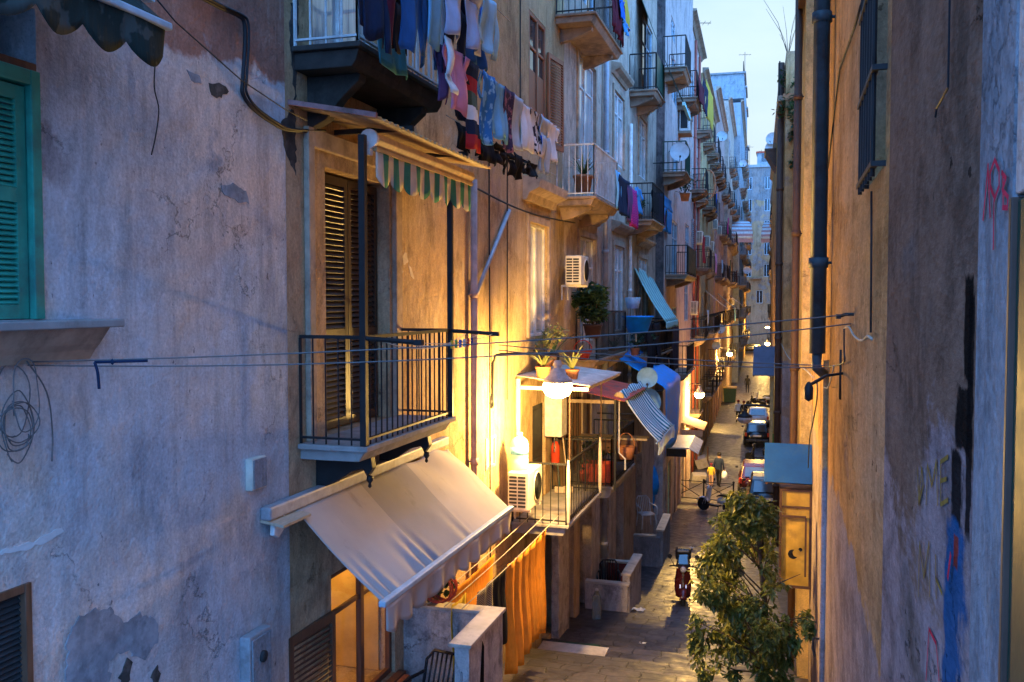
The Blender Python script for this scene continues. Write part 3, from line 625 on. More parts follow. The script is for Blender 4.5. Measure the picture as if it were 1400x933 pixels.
# --- house closing the far end
HE = thing('end_house', 'ochre house with bare render closing the far end of the alley', 'house', (-14, 176, -9), -PI/2 + ALPHA*0, 'tenement houses lining the alley')
def end_house():
    m = MB(); z0, z1 = 0, 33.5; holes = []
    W = 22
    # local: x towards the viewer (world -y), y along world +x
    zb = -9; off = (0, 0, 0)
    pts = []
    for k, (xc, z, w, h) in enumerate([(x, zz, 1.0, 2.3) for zz in (13.5, 17.5, 21.5, 25.5, 29.5) for x in (3.5, 6.3, 9.2, 12.4, 15.5)]): pts.append((xc-w/2, xc+w/2, z, z+h, .2))
    pts += [(10.6, 11.8, 8.6, 11, .2), (6.2, 7.2, 9, 11.4, .2)]
    ys = sorted({0, W, *[v for p in pts for v in p[:2]]}); zs = sorted({z0, z1, *[v for p in pts for v in p[2:4]]})
    for i in range(len(ys)-1):
        for j in range(len(zs)-1):
            cy = (ys[i]+ys[i+1])/2; cz = (zs[j]+zs[j+1])/2
            if any(h[0] < cy < h[1] and h[2] < cz < h[3] for h in pts): continue
            m.add([(0, ys[i], zs[j]), (0, ys[i+1], zs[j]), (0, ys[i+1], zs[j+1]), (0, ys[i], zs[j+1])], [(0,1,2,3)])
    for a, b, c, d, r in pts:
        vs = [(0,a,c),(0,b,c),(0,b,d),(0,a,d),(-r,a,c),(-r,b,c),(-r,b,d),(-r,a,d)]
        m.mat(0).add(vs, [(0,4,5,1),(1,5,6,2),(2,6,7,3),(3,7,4,0)]); m.mat(1).add(vs[4:], [(0,1,2,3)]); m.mat(0)
        f = MB().box(-.15, -.09, a+.01, a+.1, c+.01, d-.01).box(-.15, -.09, b-.1, b-.01, c+.01, d-.01).box(-.15, -.09, a+.1, b-.1, d-.1, d-.01).box(-.15, -.09, a+.1, b-.1, c+.01, c+.1).box(-.15, -.09, (a+b)/2-.05, (a+b)/2+.05, c+.1, d-.1).build('window', M['bluepaint'], HE)
        MB().box(-.13, -.12, a+.1, b-.1, c+.1, d-.1).build('pane', M['glass'], f)
    D = -8; L = W
    m.add([(0,0,z0),(D,0,z0),(D,L,z0),(0,L,z0),(0,0,z1),(D,0,z1),(D,L,z1),(0,L,z1)], [(1,0,4,5),(3,2,6,7),(2,1,5,6),(4,7,6,5),(0,1,2,3)])
    m.build('facade', [M['endwall'], M['dim']], HE)
    MB().box(-3, 0.25, -.1, W+.1, z1, z1+.5).build('parapet', M['bluewhite'], HE)
    for yy in (7.0, 10.5): MB().box(.0, .9, yy-1.1, yy+1.1, 13.1, 13.3).build('balcony', M['brownslab'], HE)
HE.rotation_euler = (0, 0, -PI/2); HE.location = (-16, 176, -9)
end_house()
# ================================================================= RIGHT SIDE
K1 = House('dark brown rendered house corner covered in graffiti close by', 1.3, 4.32, 0, 11, 'darkbrown', 'R', 3)
def rw(px, py, X=.42): return onX(px, py, X)
ya, _ = rw(1335, 400, .388); yb, _ = rw(1384, 400, .39)
Ln = 4.32
K1.part(MB().box(.001, .032, Ln-ya, Ln-yb, K1.zb, 11), 'corner_pilaster', M['bluegrey'], bevel=.008)
K1.part(MB().box(.001, .03, Ln-yb+.004, Ln-1.3, .19, 11), 'corner_strip', M['white'], bevel=.004)
K1.part(MB().box(.001, .04, Ln-yb+.004, Ln-yb+.022, K1.zb, .185), 'rusty_edge', M['brownpipe'], bevel=.003)
K1.part(MB().box(.001, .03, Ln-yb+.024, Ln-1.3, K1.zb, .18), 'green_panel', M['darkgreen'], bevel=.004)
SPR = {n: mat('spray_'+n, c, .95, 0, .3, 12, .1) for n, c in (('red', (.55, .045, .08)), ('ochre', (.26, .18, .05)), ('black', (.012, .012, .014)), ('blue', (.03, .14, .34)))}
for q_ in SPR.values(): q_.node_tree.nodes['Principled BSDF'].inputs['Specular IOR Level'].default_value = 0
def stroke(mb, pts, w, X=.42, out=.004):     # a painted line lying flat on the house wall, from photo-measured wall points
    P = [rw(px, py, X) for px, py in pts]; 
    for i in range(len(P)-1):
        a = Vector((P[i][0], P[i][1])); b = Vector((P[i+1][0], P[i+1][1])); d = (b-a); 
        if d.length < 1e-4: continue
        d.normalize(); n = Vector((-d.y, d.x))*w/2; a2 = a-d*w*.3; b2 = b+d*w*.3; o_ = out + .0004*(i % 2)
        mb.add([(o_, Ln-q.x, q.y) for q in (a2-n, b2-n, b2+n, a2+n)], [(0,1,2,3)])
g = MB()
stroke(g, [(1347, 300), (1354, 226), (1357, 296)], .011, .388, .036)
stroke(g, [(1364, 218), (1358, 235), (1358, 256), (1364, 272), (1370, 255), (1370, 232), (1364, 218)], .011, .388, .037)
stroke(g, [(1362, 275), (1361, 340)], .010, .388, .036)
stroke(g, [(1374, 236), (1375, 262), (1375, 284)], .010, .388, .036); stroke(g, [(1374, 236), (1380, 244), (1375, 260), (1383, 270), (1382, 284), (1375, 284)], .010, .388, .0375)
K1.part(g, 'red_number_graffiti', SPR['red'])
g = MB()
for pts in ([(1256, 640), (1258, 690), (1262, 640), (1264, 664), (1258, 690)], [(1268, 690), (1270, 635), (1276, 665), (1282, 630), (1284, 690)], [(1298, 625), (1288, 632), (1288, 690), (1298, 684)], [(1288, 658), (1296, 655)]): stroke(g, pts, .013)
for pts in ([(1257, 815), (1259, 742), (1265, 790), (1272, 742), (1273, 815)], [(1281, 760), (1282, 818)], [(1281, 790), (1290, 812)]): stroke(g, pts, .012)
K1.part(g, 'ochre_letter_graffiti', SPR['ochre'])
g = MB(); rnd = random.Random(3)
for x, a, b, w in () and ((1322, 390, 500, .07), (1312, 540, 610, .06), (1328, 545, 600, .05), (1320, 600, 660, .05), (1306, 650, 730, .06), (1322, 690, 735, .06), (1316, 640, 670, .05)):
    for k in range(3): stroke(g, [(x+rnd.uniform(-3, 3), a+rnd.uniform(-10, 10)), (x+rnd.uniform(-5, 5), (a+b)/2), (x+rnd.uniform(-3, 3), b+rnd.uniform(-10, 10))], w*rnd.uniform(.4, .9), .42, .004+.001*k)
g = MB()
for k in (): x = 1300+4*k; stroke(g, [(x, 735+rnd.uniform(-20, 60)), (x+rnd.uniform(-2, 2), 850), (x, 930)], rnd.uniform(.02, .045), .42, .003+.0008*k)
g = MB(); stroke(g, [(1268, 930), (1272, 860), (1282, 880), (1286, 930)], .012); stroke(g, [(1306, 760), (1302, 790)], .02, .42, .011)
K1.part(g, 'red_scrawl_graffiti', SPR['red'])
g = MB().tube([(.012, Ln-rw(1305, 0)[0], 1.0), (.012, Ln-rw(1303, 120)[0], rw(1303, 120)[1]), (.014, Ln-rw(1288, 148)[0], rw(1288, 148)[1]), (.014, Ln-rw(1286, 160)[0], rw(1286, 160)[1])], .003, 5)
K1.part(g, 'loose_wire', M['cable'])
K1.finish(); K1.cornice(11)

K2 = House('brown pink rendered house with barred dark window and blue grey drainpipe', 4.32, 16, 0, 12.2, 'brownpink', 'R', 4)
L2 = 16
w0, w1 = 16-5.35, 16-4.5
K2.holes.append((w0, w1, .62, 2.9, .25))
g = MB()
for k in range(6): y = w0+.05+(w1-w0-.1)*k/5; g.cyl((.05, y, .57), (.05, y, 2.95), .012, 6)
for z in (.62, 1.05, 1.5, 1.95, 2.4, 2.9): g.box(.035, .065, w0-.03, w1+.03, z-.012, z+.012).box(0, .035, w0-.03, w0-.005, z-.012, z+.012).box(0, .035, w1+.005, w1+.03, z-.012, z+.012)
wf = K2.part(MB().box(-.2, -.16, w0+.003, w1-.003, .63, 2.89), 'barred_window', M['dim']); g.build('window_grille', M['iron'], wf)
yp = onX(1120, 300, .30)[0]
pp = K2.pipe(16-yp, -.52, 12, .078, 'bluepipe', x=.12)
K2.part(MB().tube([(.12, 16-yp, -.52), (.13, 16-yp-.03, -.66), (.045, 16-yp-.12, -.74)], .05, 10, cap=True), 'pipe_shoe', M['bluepipe'], True)
K2.part(MB().cyl((.02, 16-yp-.2, -.6), (.02, 16-yp-.2, -7.5), .035, 10), 'lower_drainpipe', M['brownpink'], True)
# cables tacked to the wall
def k2w(*pts, r=.008, m='cable', name='wall_cable', out=.012):
    K2.part(MB().tube([(out, 16-rw(a, b)[0], rw(a, b)[1]) for a, b in pts], r, 5), name, M[m], True)
k2w((1182, 0), (1170, 40), (1150, 95), (1143, 150), (1136, 210), (1128, 270))
k2w((1195, 262), (1195, 320), (1194, 455), r=.006)
K2.finish(); K2.cornice(12.2)

K3 = House('light rendered house standing out with brown downpipe', 16, 30, -.11, 5.4, 'yellow', 'R', 4)
y_ = 30-17.2
K3.pipe(y_, -8, 5.3, .065, 'brownpipe', x=.10)
K3.part(MB().box(0, .12, .0, 14, 5.12, 5.4), 'gutter', M['brownpipe'])
for a, b in ((4, 5.6), (8.5, 10)): K3.window(a, b, .5, 2.4, 'brownwood', 'glass', 1, 1, .1)
for a, b in ((2, 4), (6, 8), (9, 11)): K3.holes.append((a, b, -8.3, -5.4, .2)); K3.part(MB().box(-.12, -.08, a+.004, b-.004, -8.3, -5.42), 'street_door', M['greypaint'])
K3.finish()

K4 = House('orange brown house with a planted roof balcony and dark downpipe', 30, 60, .24, 7.7, 'brownpink', 'R', 4)
K4.pipe(29.0, -8, 7.6, .10, 'brownpipe', x=.12)
b4 = K4.part(MB().box(-1.0, .22, 28.4, 30.0, 6.2, 6.36), 'balcony', M['brownslab'])
g = MB()
for k in range(9): g.cyl((.19, 28.45+.19*k, 6.37), (.19, 28.45+.19*k, 7.4), .012, 5)
g.box(.17, .21, 28.42, 30, 7.38, 7.42); g.build('railing', M['iron'], b4)
for k in range(5):
    y = 3+5.2*k
    K4.window(y, y+1.1, -.9, 1.6, 'greypaint', 'glass', 1, 1, .1); K4.window(y, y+1.1, 3.2, 5.6, 'greypaint', 'glass', 1, 1, .1)
    K4.holes.append((y-.5, y+1.6, -9.2, -6.2, .2)); K4.part(MB().box(-.12, -.08, y-.496, y+1.596, -9.2, -6.22), 'street_door', M['brownwood' if k % 2 else 'greypaint'])
K4.finish(); K4.part(MB().prism([(0, 7.45), (.15, 7.6), (.15, 7.68), (0, 7.72)], 0, 28.2), 'cornice', M['lintel'])
def row_right(label, Y0, Y1, o, ztop, wall, seed):
    rnd = random.Random(seed); H = House(label, Y0, Y1, o, ztop, wall, 'R', 5); L = H.len; n = max(2, round(L/4))
    for z in (-5.2, -1.4, 2.4, 6.2):
        if z+2.8 > ztop: continue
        for i in range(n):
            c = L*(i+.5)/n; H.window(c-.55, c+.55, z, z+2.3, 'greypaint', 'glass', 1, 1, .1)
            if rnd.random() < .6: H.balcony(c-1, c+1, z, .34, rail='iron', slab='brownslab', sp=.2, r=.012)
    for i in range(n):
        c = L*(i+.5)/n; H.holes.append((c-.9, c+.9, H.zb+.3, -6.6, .2)); H.part(MB().box(-.12, -.08, c-.896, c+.896, H.zb+.3, -6.62), 'street_door', M[rnd.choice(['brownwood', 'greypaint', 'darkgreen'])])
    H.finish(); H.cornice(ztop, 'lintel', .2); return H
row_right('tall pink house on the right with lit eaves', 60, 84, -.2, 11.5, 'rose', 31)
row_right('pale house far along the right of the alley', 84, 125, -.5, 12.5, 'white', 33)
row_right('yellow house on the right beside the end wall', 125, 170, -1.3, 14, 'yellow', 37)
# ================================================================= GROUND
def street_mesh():
    m = MB(); x0, x1 = -9, 5
    prof = []
    y = -6.0
    steps = []
    ystep = 7.6
    # shallow stepped ramp between 7.6 m and 25 m, smooth paving after it
    N = 15; Ls = (25.0-ystep)/N
    prof.append((-20, ground(-20))); prof.append((ystep, ground(ystep)))
    for k in range(N):
        a = ystep + Ls*k; za = ground(a); zb = ground(a+Ls); mid = za-(za-zb)*.45
        prof.append((a+Ls, mid)); prof.append((a+Ls+.012, zb))
    yy = 25.6
    while yy < 172: prof.append((yy, ground(yy))); yy += 2
    prof.append((215, ground(215)))
    for (ya, za), (yb, zb) in zip(prof, prof[1:]):
        rise = abs(yb-ya) < .05; m.mat(2 if rise else (1 if ya < 25 else 0))
        xo = -.028*max(0, ya-20); xp = -.028*max(0, yb-20)
        m.add([(x0+xo, ya, za), (x1+xo, ya, za), (x1+xp, yb, zb), (x0+xp, yb, zb)], [(0,1,2,3)])
    return m
o = street_mesh().build('street', [M['street'], M['steps'], M['riser']]); struct(o)
g = MB(); P = [(-400, -8), (-40, -8), (0, -8.2), (27, -9.4), (60, -10), (172, -9.9), (1500, -9.9)]
for (a, za), (b, zb) in zip(P, P[1:]): g.add([(-1200, a, za), (1200, a, za), (1200, b, zb), (-1200, b, zb)], [(0,1,2,3)])
struct(g.build('ground', M['earth']))
LAMPS = [('room_light', (-4.35-.9, 7.45+g0+.8, gz1-.12), 12), ('street_lamp_light', (-3.3, 13.5, -1.62), 500), ('far_lamp_light', (-3.88, 43.5, -4.62), 1150), ('far_lamp_light', (-5.2, 75, -4.5), 1200), ('far_lamp_light', (-2.6, 94, -4.5), 1000), ('far_lamp_light', (-3.4, 150, -4.7), 2000)]
CLOUD = (4.6, 5.3, 6.0, 1); VEIL = (.40, .43, .45, 1); VEIL_MID = (.26, .38, .46, 1); ZENITH = (.17, .58, 1.75, 1); BACK = (.35, 1.12, 2.8, 1); SKY_STRENGTH = .085; EXPOSURE = 1.45


def wire(name, label, pts, r, m, cat='cable', sag=0, n=14, group=None):
    P = []
    for a, b in zip(pts, pts[1:]):
        a = Vector(a); b = Vector(b)
        for i in range(n): t = i/n; p = a.lerp(b, t); p.z -= sag*4*t*(1-t); P.append(p)
    P.append(Vector(pts[-1])); o = MB().tube(P, r, 5).build(name, M[m], smooth=True); return tag(o, label, cat, group)
def pan(mb, ya0, ya1, yb0, yb1, za, zb, rnd, amp=.03, nu=10, nv=14, bend=0, th=.008, mfn=None, hem=0.0):
    k = rnd.uniform(5, 9); ph = rnd.uniform(0, 6); k2 = rnd.uniform(1, 2.5); W = max(abs(ya1-ya0), .08)
    def fn(u, v):
        y = lerp(lerp(ya0, ya1, u), lerp(yb0, yb1, u), v) + bend*v*v; z = lerp(za, zb, v) + hem*SP(u*7+ph)*v - .03*SP(PI*u)*(1-v)*min(1, W)
        x = amp*(.3+v)*(SP(k*(y)*2.6+ph+v*1.3) + .6*SP(k2*16*y+ph*2+v*2)) + .02*SP(v*5+ph)
        return (x, y, z)
    mb.sheet(fn, nu, nv, th, mfn)
def garment(kind, name, label, X, y0, y1, z, L, m, group, seed=0, cat=None, lean=0, mats=None, mfn=None):
    rnd = random.Random(seed*13+5); w = y1-y0; mb = MB()
    if kind == 'towel': pan(mb, 0, w, 0, w*.97, 0, -L, rnd, .018, 10, 12, mfn=mfn, hem=.015)
    elif kind == 'sheet': pan(mb, 0, w, .02*w, w*.96, 0, -L, rnd, .045, 40, 16, mfn=mfn, hem=.04)
    elif kind == 'tee':
        pan(mb, .16*w, .84*w, .14*w, .86*w, 0, -L, rnd, .02, 9, 12, mfn=mfn, hem=.02)
        pan(mb, 0.0, .2*w, -.02*w, .16*w, -.03, -L*.42, rnd, .02, 4, 5); pan(mb, .8*w, w, .84*w, 1.02*w, -.03, -L*.42, rnd, .02, 4, 5)
    elif kind == 'shirt':
        pan(mb, .14*w, .86*w, .12*w, .88*w, 0, -L, rnd, .025, 9, 12, mfn=mfn, hem=.03)
        pan(mb, 0, .2*w, -.08*w, .10*w, -.02, -L*.95, rnd, .02, 4, 10, bend=.03); pan(mb, .8*w, w, .9*w, 1.06*w, -.02, -L*1.05, rnd, .02, 4, 10, bend=-.04)
    elif kind == 'trousers':
        pan(mb, .02, w-.02, 0, w, 0, -L*.34, rnd, .012, 8, 5, mfn=mfn)
        pan(mb, 0, .49*w, .04*w, .40*w, -L*.33, -L, rnd, .025, 6, 10, bend=-.03, hem=.01); pan(mb, .51*w, w, .60*w, .94*w, -L*.33, -L*.97, rnd, .025, 6, 10, bend=.03, hem=.01)
    elif kind == 'sock':
        pan(mb, 0, w, .05*w, .9*w, 0, -L*.7, rnd, .01, 4, 6, th=.014); pan(mb, .1*w, .95*w, .6*w, 1.5*w, -L*.68, -L, rnd, .01, 4, 4, th=.014)
    o = mb.build(name, mats or M[m], smooth=True); o.location = (X, y0, z)
    o.rotation_euler = (lean, 0, 0); return tag(o, label, cat or name.replace('_', ' '), group)
def px_garment(kind, name, label, px0, px1, ztop, pyb, X, m, group, seed, **k):   # extent measured on the plane x = X
    y0 = onX(px0, 200, X)[0]; y1 = onX(px1, 200, X)[0]; zb = onX((px0+px1)/2, pyb, X)[1]
    return garment(kind, name, label, X, y0, y1, ztop, ztop-zb, m, group, seed, **k)

CL = dict(navy=(.015, .025, .06), maroon=(.10, .012, .025), denim=(.03, .11, .30), denim_b=(.035, .12, .30), skyblue=(.18, .46, .72), lav=(.42, .48, .68), pale=(.34, .60, .80), purple=(.14, .07, .17), pink=(.66, .30, .50), white=(.74, .80, .86),
          lightgrey=(.46, .56, .66), black=(.012, .012, .016), blue=(.02, .14, .62), magenta=(.75, .03, .32), yellow=(.55, .38, .05), red=(.42, .03, .04), teal=(.04, .2, .25), midblue=(.06, .28, .60))
for n, c in CL.items(): M['c_'+n] = fabric('cloth_'+n, c)
M['c_bluepat'] = fabric('cloth_blue_pattern', (.03, .20, .55), (.22, .50, .78), 'print', 9)
M['c_darkpat'] = fabric('cloth_dark_pattern', (.05, .035, .08), (.30, .14, .22), 'print', 16)
M['c_print'] = fabric('cloth_white_print', (.66, .69, .74), (.03, .03, .05), 'print', 10)
M['c_greystripe'] = fabric('cloth_grey_stripe', (.06, .055, .06), (.36, .32, .28), 'hstripe', 14)
M['c_magstripe'] = fabric('cloth_magenta_stripe', (.62, .05, .26), (.35, .02, .20), 'hstripe', 8)

# ================================================================= THINGS ON THE LILAC HOUSE
# dark green scalloped awning above the green window
def scallop(mb, y0, y1, z, h, n, depth, x=0, th=.006, amp=.02, mfn=None, nv=4):
    def fn(u, v):
        y = lerp(y0, y1, u); e = abs(SP(PI*n*u))**.8; return (x + amp*SP(u*n*5.1)*v + .01*SP(u*23), y, z - v*(h + depth*(e-1)))
    mb.sheet(fn, n*10, nv, th, mfn)
    return mb
t = wall_thing('window_awning', 'dirty dark green scalloped awning above the green shuttered window', 'awning', 4.0, 1.64)
m = MB(); m.sheet(lambda u, v: (lerp(.05, .72, v), lerp(-1.6, .82, u), lerp(.62, .03, v) + .02*SP(u*20)*v), 24, 8, .006); m.build('canvas', M['dirtygreen'], t, True)
scallop(MB(), -1.6, .82, .0, .26, 7, .1, .73).build('valance', M['dirtygreen'], t, True)
MB().box(.70, .76, -1.62, .85, .0, .045).build('front_bar', M['bluepaint'], t, bevel=.01)
MB().box(.45, .52, -1.6, 1.0, .24, .26).build('upper_bar', M['bluepaint'], t)
MB().cyl((.06, .75, .5), (.7, .8, .04), .012, 6).build('arm', M['iron'], t)
# wall cables
def wl(pts, o=.02): return [(-4.35+o, *onX(a, b, -4.35+o)) for a, b in pts]
def smooth_pts(P, k=5):
    P = [Vector(p) for p in P]; out = []
    for i in range(len(P)-1):
        p0 = P[max(i-1, 0)]; p1 = P[i]; p2 = P[i+1]; p3 = P[min(i+2, len(P)-1)]
        for j in range(k):
            t = j/k; out.append(.5*((2*p1) + (p2-p0)*t + (2*p0-5*p1+4*p2-p3)*t*t + (3*p1-p0-3*p2+p3)*t*t*t))
    return out + [P[-1]]
for k, (off, nm) in enumerate(((.03, 'thick black cable bundle tacked down the lilac wall beside the upper balcony'),)):
    P = smooth_pts(wl([(262, -10), (300, 10), (326, 22), (334, 32), (335, 60), (332, 110), (332, 128), (345, 148), (372, 168), (395, 178), (440, 180)], off))
    c = MB(); c.tube(P, .017, 7); c.tube([p + Vector((.02, .025, .012)) for p in P], .012, 6); o = c.build('wall_cable', M['cable'], smooth=True); tag(o, nm, 'cable')
tag(MB().tube(smooth_pts(wl([(212, 86), (211, 120), (217, 150), (213, 185), (207, 212)], .03)), .005, 5).build('loose_cable', M['cable'], smooth=True), 'thin black wire hanging loose below the green awning', 'cable')
tag(MB().tube(wl([(190, -30), (240, 30), (330, 110), (390, 150), (420, 165)], .06), .006, 5).build('stay_wire', M['cable'], smooth=True), 'thin slanting wire crossing the lilac wall above the cable bundle', 'wire')
# junction box and meter cupboard
y, z = onX(345, 645, -4.35); t = wall_thing('junction_box', 'small pale square junction box on the lilac wall', 'junction box', y, z)
MB().box(0, .07, -.11, .11, -.145, .125).build('box_body', M['beige'], t, bevel=.008); MB().box(.0705, .082, -.10, .10, -.135, .115).build('lid', M['bluegrey'], t, bevel=.006)
y, z = onX(343, 900, -4.35); t = wall_thing('meter_cupboard', 'grey green metal meter cupboard low on the lilac wall', 'cupboard', y, z)
MB().box(0, .10, -.17, .17, -.45, .24).build('cupboard_body', M['greypaint'], t, bevel=.012); d = MB().box(.1005, .115, -.145, .145, -.42, .21).build('door', M['bluegrey'], t, bevel=.01)
MB().lathe([(.05, 0), (.05, .02), (.03, .03), (0, .03)], (.116, 0, .03), 12, Matrix.Rotation(R(90), 3, 'Y')).build('lock', M['darkgrille'], d, True)
# coiled wires at the frame edge
m = MB(); rnd = random.Random(5)
for k in range(7):
    cy = 4.27+rnd.uniform(-.04, .05); cz = -.60+rnd.uniform(-.14, .08); ra = rnd.uniform(.08, .15); rb = rnd.uniform(.10, .22); a0 = rnd.uniform(0, 6)
    m.tube([(-4.35+.04+.012*k+.01*SP(q*.7), cy+ra*CP(a0+q*.21), cz+rb*SP(a0+q*.21)) for q in range(33)], .004, 5)
m.tube(smooth_pts([(-4.29, 4.38, -.35), (-4.28, 4.52, -.55), (-4.3, 4.58, -.8), (-4.3, 4.57, -.98)]), .005, 5)
tag(m.build('cable_coil', M['wire'], smooth=True), 'tangled coil of grey wires hanging under the green window sill', 'cable')
# clothes lines across the alley
HL = (-4.32, 4.42, onX(25, 496, -4.32)[1]); HR = (.40, onX(1163, 430, .40)[0], onX(1163, 430, .40)[1])
wire('washing_line', 'upper of the two pale lines crossing the alley from the green window', [HL, HR], .0045, 'wire', 'washing line', .05, 24, 'washing lines')
wire('washing_line', 'lower of the two pale lines crossing the alley from the green window', [(HL[0], HL[1], HL[2]-.02), (HR[0], HR[1]-.05, HR[2]-.06)], .0045, 'wire', 'washing line', .09, 24, 'washing lines')
t = thing('pulley_hook', 'rusty hook holding the washing line on the right hand wall', 'hook', HR)
MB().tube([(.02, 0, 0), (-.03, 0, 0), (-.08, .06, -.02)], .012, 6).box(-.09, -.06, -.02, .1, -.03, .0).build('hook_body', M['iron'], t)
P = [Vector(HL).lerp(Vector(HR), f) - Vector((0, 0, .05*4*f*(1-f)+.012)) for f in (.075, .095, .115, .135)]
m = MB(); m.tube([P[0], P[1], P[2], P[3]], .009, 6); m.tube(smooth_pts([P[0]+Vector((0, 0, .0)), P[0]+Vector((.02, 0, -.06)), P[0]+Vector((.02, .01, -.16))]), .009, 6); m.lathe([(0, -.02), (.02, 0), (0, .02)], P[1], 6)
tag(m.build('knotted_ribbon', M['c_navy'], smooth=True), 'dark blue ribbon knotted on the washing line', 'ribbon')

# ================================================================= BALCONY OF THE OCHRE HOUSE
t = thing('sheet_canopy', 'rusty corrugated sheet canopy above the striped awning', 'canopy', (-4.35, 7.55, 1.62))
def corr(x0, x1, y0, y1, z0, z1, n, amp, th=.004):
    return MB().sheet(lambda u, v: (lerp(x0, x1, v), lerp(y0, y1, u), lerp(z0, z1, v) + amp*SP(2*PI*n*u)), n*6, 3, th)
corr(.0, .88, 0, 3.25, .17, .0, 26, .014).build('sheet', M['corr_y'], t, True)
MB().obox((.435, -.035, .10), (.435, 0, -.083), (0, .02, 0), (.003, 0, .022)).build('end_board', M['rustsheet'], t)
MB().box(.02, .86, .8, .84, .03, .08).build('rafter', M['iron'], t); MB().box(.02, .86, 2.4, 2.44, .03, .08).build('rafter', M['iron'], t)
t = thing('striped_awning', 'green and cream striped awning with scalloped edge over the near balcony', 'awning', (-3.69, 7.78, 1.5))
MB().prism([(-.10, -.02), (-.06, -.08), (.04, -.08), (.09, -.02), (.07, .04), (-.06, .06)], .06, 2.78).build('cassette', M['corr_y'], t, bevel=.01)
MB().lathe([(.09, -.02), (.09, .02), (.03, .035), (0, .035)], (0, .03, -.01), 14, Matrix.Rotation(R(90), 3, 'X')).box(-.02, .02, .0, .06, -.16, -.09).build('end_gear', M['whitepaint'], t)
MB().box(-.02, .06, .06, 2.78, -.115, -.083).build('front_bar', M['corr_y'], t)
scallop(MB(), .08, 2.76, -.118, .32, 8, .09, .04, .005, .015, lambda i, j: (i//4) % 2).build('valance', [M['awn_white'], M['awn_green']], t, True)
# big folded awning over the ground floor
t = thing('canvas_awning', 'large sagging cream canvas awning with long wrinkled valance over the basement window', 'awning', (-4.35, 7.4, -2.7))
AL = 3.9
def aw(u, v):
    y = AL*u; sag = -.022*SP(PI*v) - .02*SP(PI*u)*v
    wr = (.017+.015*SP(u*23+1))*SP(u*92 + 5*SP(u*7) + 2.5*SP(u*19))*max(0, v-.45)**1.5*2.6*(.5+.5*SP(u*5+.5)) + .07*SP((u-v*.25)*24)*max(0, .55-v)*max(0, u-.45)*2.2
    return (lerp(.10, .95, v) , y - .03*SP(PI*v)*(.5-u), lerp(.80, .03, v) + sag + wr)
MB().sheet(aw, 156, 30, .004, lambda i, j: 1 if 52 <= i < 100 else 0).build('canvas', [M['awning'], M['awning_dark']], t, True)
MB().box(.93, 1.0, -.05, AL+.05, .0, .055).build('front_bar', M['bluepaint'], t, bevel=.012)
scallop(MB(), 0, AL, .0, .27, 12, .05, .985, .004, .022, nv=6).build('valance', M['awning'], t, True)
MB().box(.003, .11, -.45, AL+.05, .80, .92).build('roller_box', M['greypaint'], t, bevel=.02)
MB().obox((.10, -.2, .78), (.13, 0, -.02), (0, .24, 0), (.002, 0, .012)).build('cover_board', M['palewood'], t)
MB().prismx([(-.36, .76), (-.18, .8), (-.13, .72), (-.3, .62), (-.38, .66)], .05, .10).build('end_bracket', M['whitepaint'], t, bevel=.012)
MB().cyl((.12, .25, .60), (.93, .12, .0), .018, 8).build('folding_arm', M['iron'], t); MB().cyl((.12, AL-.25, .60), (.93, AL-.12, .0), .018, 8).build('folding_arm', M['iron'], t)
# drying lines of that balcony with pegs
A1 = (-3.16, 7.66, -.37); A2 = (-3.18, 9.92, -.37)
for k in range(3):
    q = k*.16; wire('drying_line', ('outer', 'middle', 'inner')[k] + ' drying line between the two black balcony arms', [(A1[0]-q, A1[1], A1[2]), (A2[0]-q, A2[1], A2[2])], .005, 'rope', 'drying line', .05+.03*k, 14, 'drying lines of the near balcony')
PEG = [('yellow', (.6, .4, .03)), ('green', (.1, .4, .08)), ('blue', (.03, .1, .5)), ('white', (.7, .7, .68)), ('red', (.5, .03, .03)), ('navy', (.02, .04, .2))]
for k, (n, c) in enumerate(PEG):
    f = .40+.055*k; p = Vector(A1).lerp(Vector(A2), f) - Vector((0, 0, .05*4*f*(1-f)))
    o = MB().box(-.008, .008, -.02, -.003, -.05, .03).box(-.008, .008, .003, .02, -.05, .03).box(-.006, .006, -.003, .003, -.01, .004).build('clothes_peg', mat('peg_'+n, c, .5, bump=0)); o.location = p
    tag(o, n + ' plastic clothes peg clipped on the balcony drying line', 'clothes peg', 'pegs on the balcony line')
# tall leaning pole and upper wall cable
t0 = onX(650, 412, -4.25); t1 = onX(696, 288, -4.31)
o = MB().cyl((-4.28, t0[0], t0[1]), (-4.31, t1[0], t1[1]), .035, 8).build('prop_pole', M['greypipe'], smooth=True); tag(o, 'grey pole leaning on the ochre wall beside the pink drainpipe', 'pole')
tag(MB().tube(smooth_pts(wl([(641, 252), (660, 262), (700, 282), (740, 296), (786, 305)], .05)), .014, 6).build('wall_cable', M['cable'], smooth=True), 'black cable looping along the ochre wall from the drainpipe', 'cable')

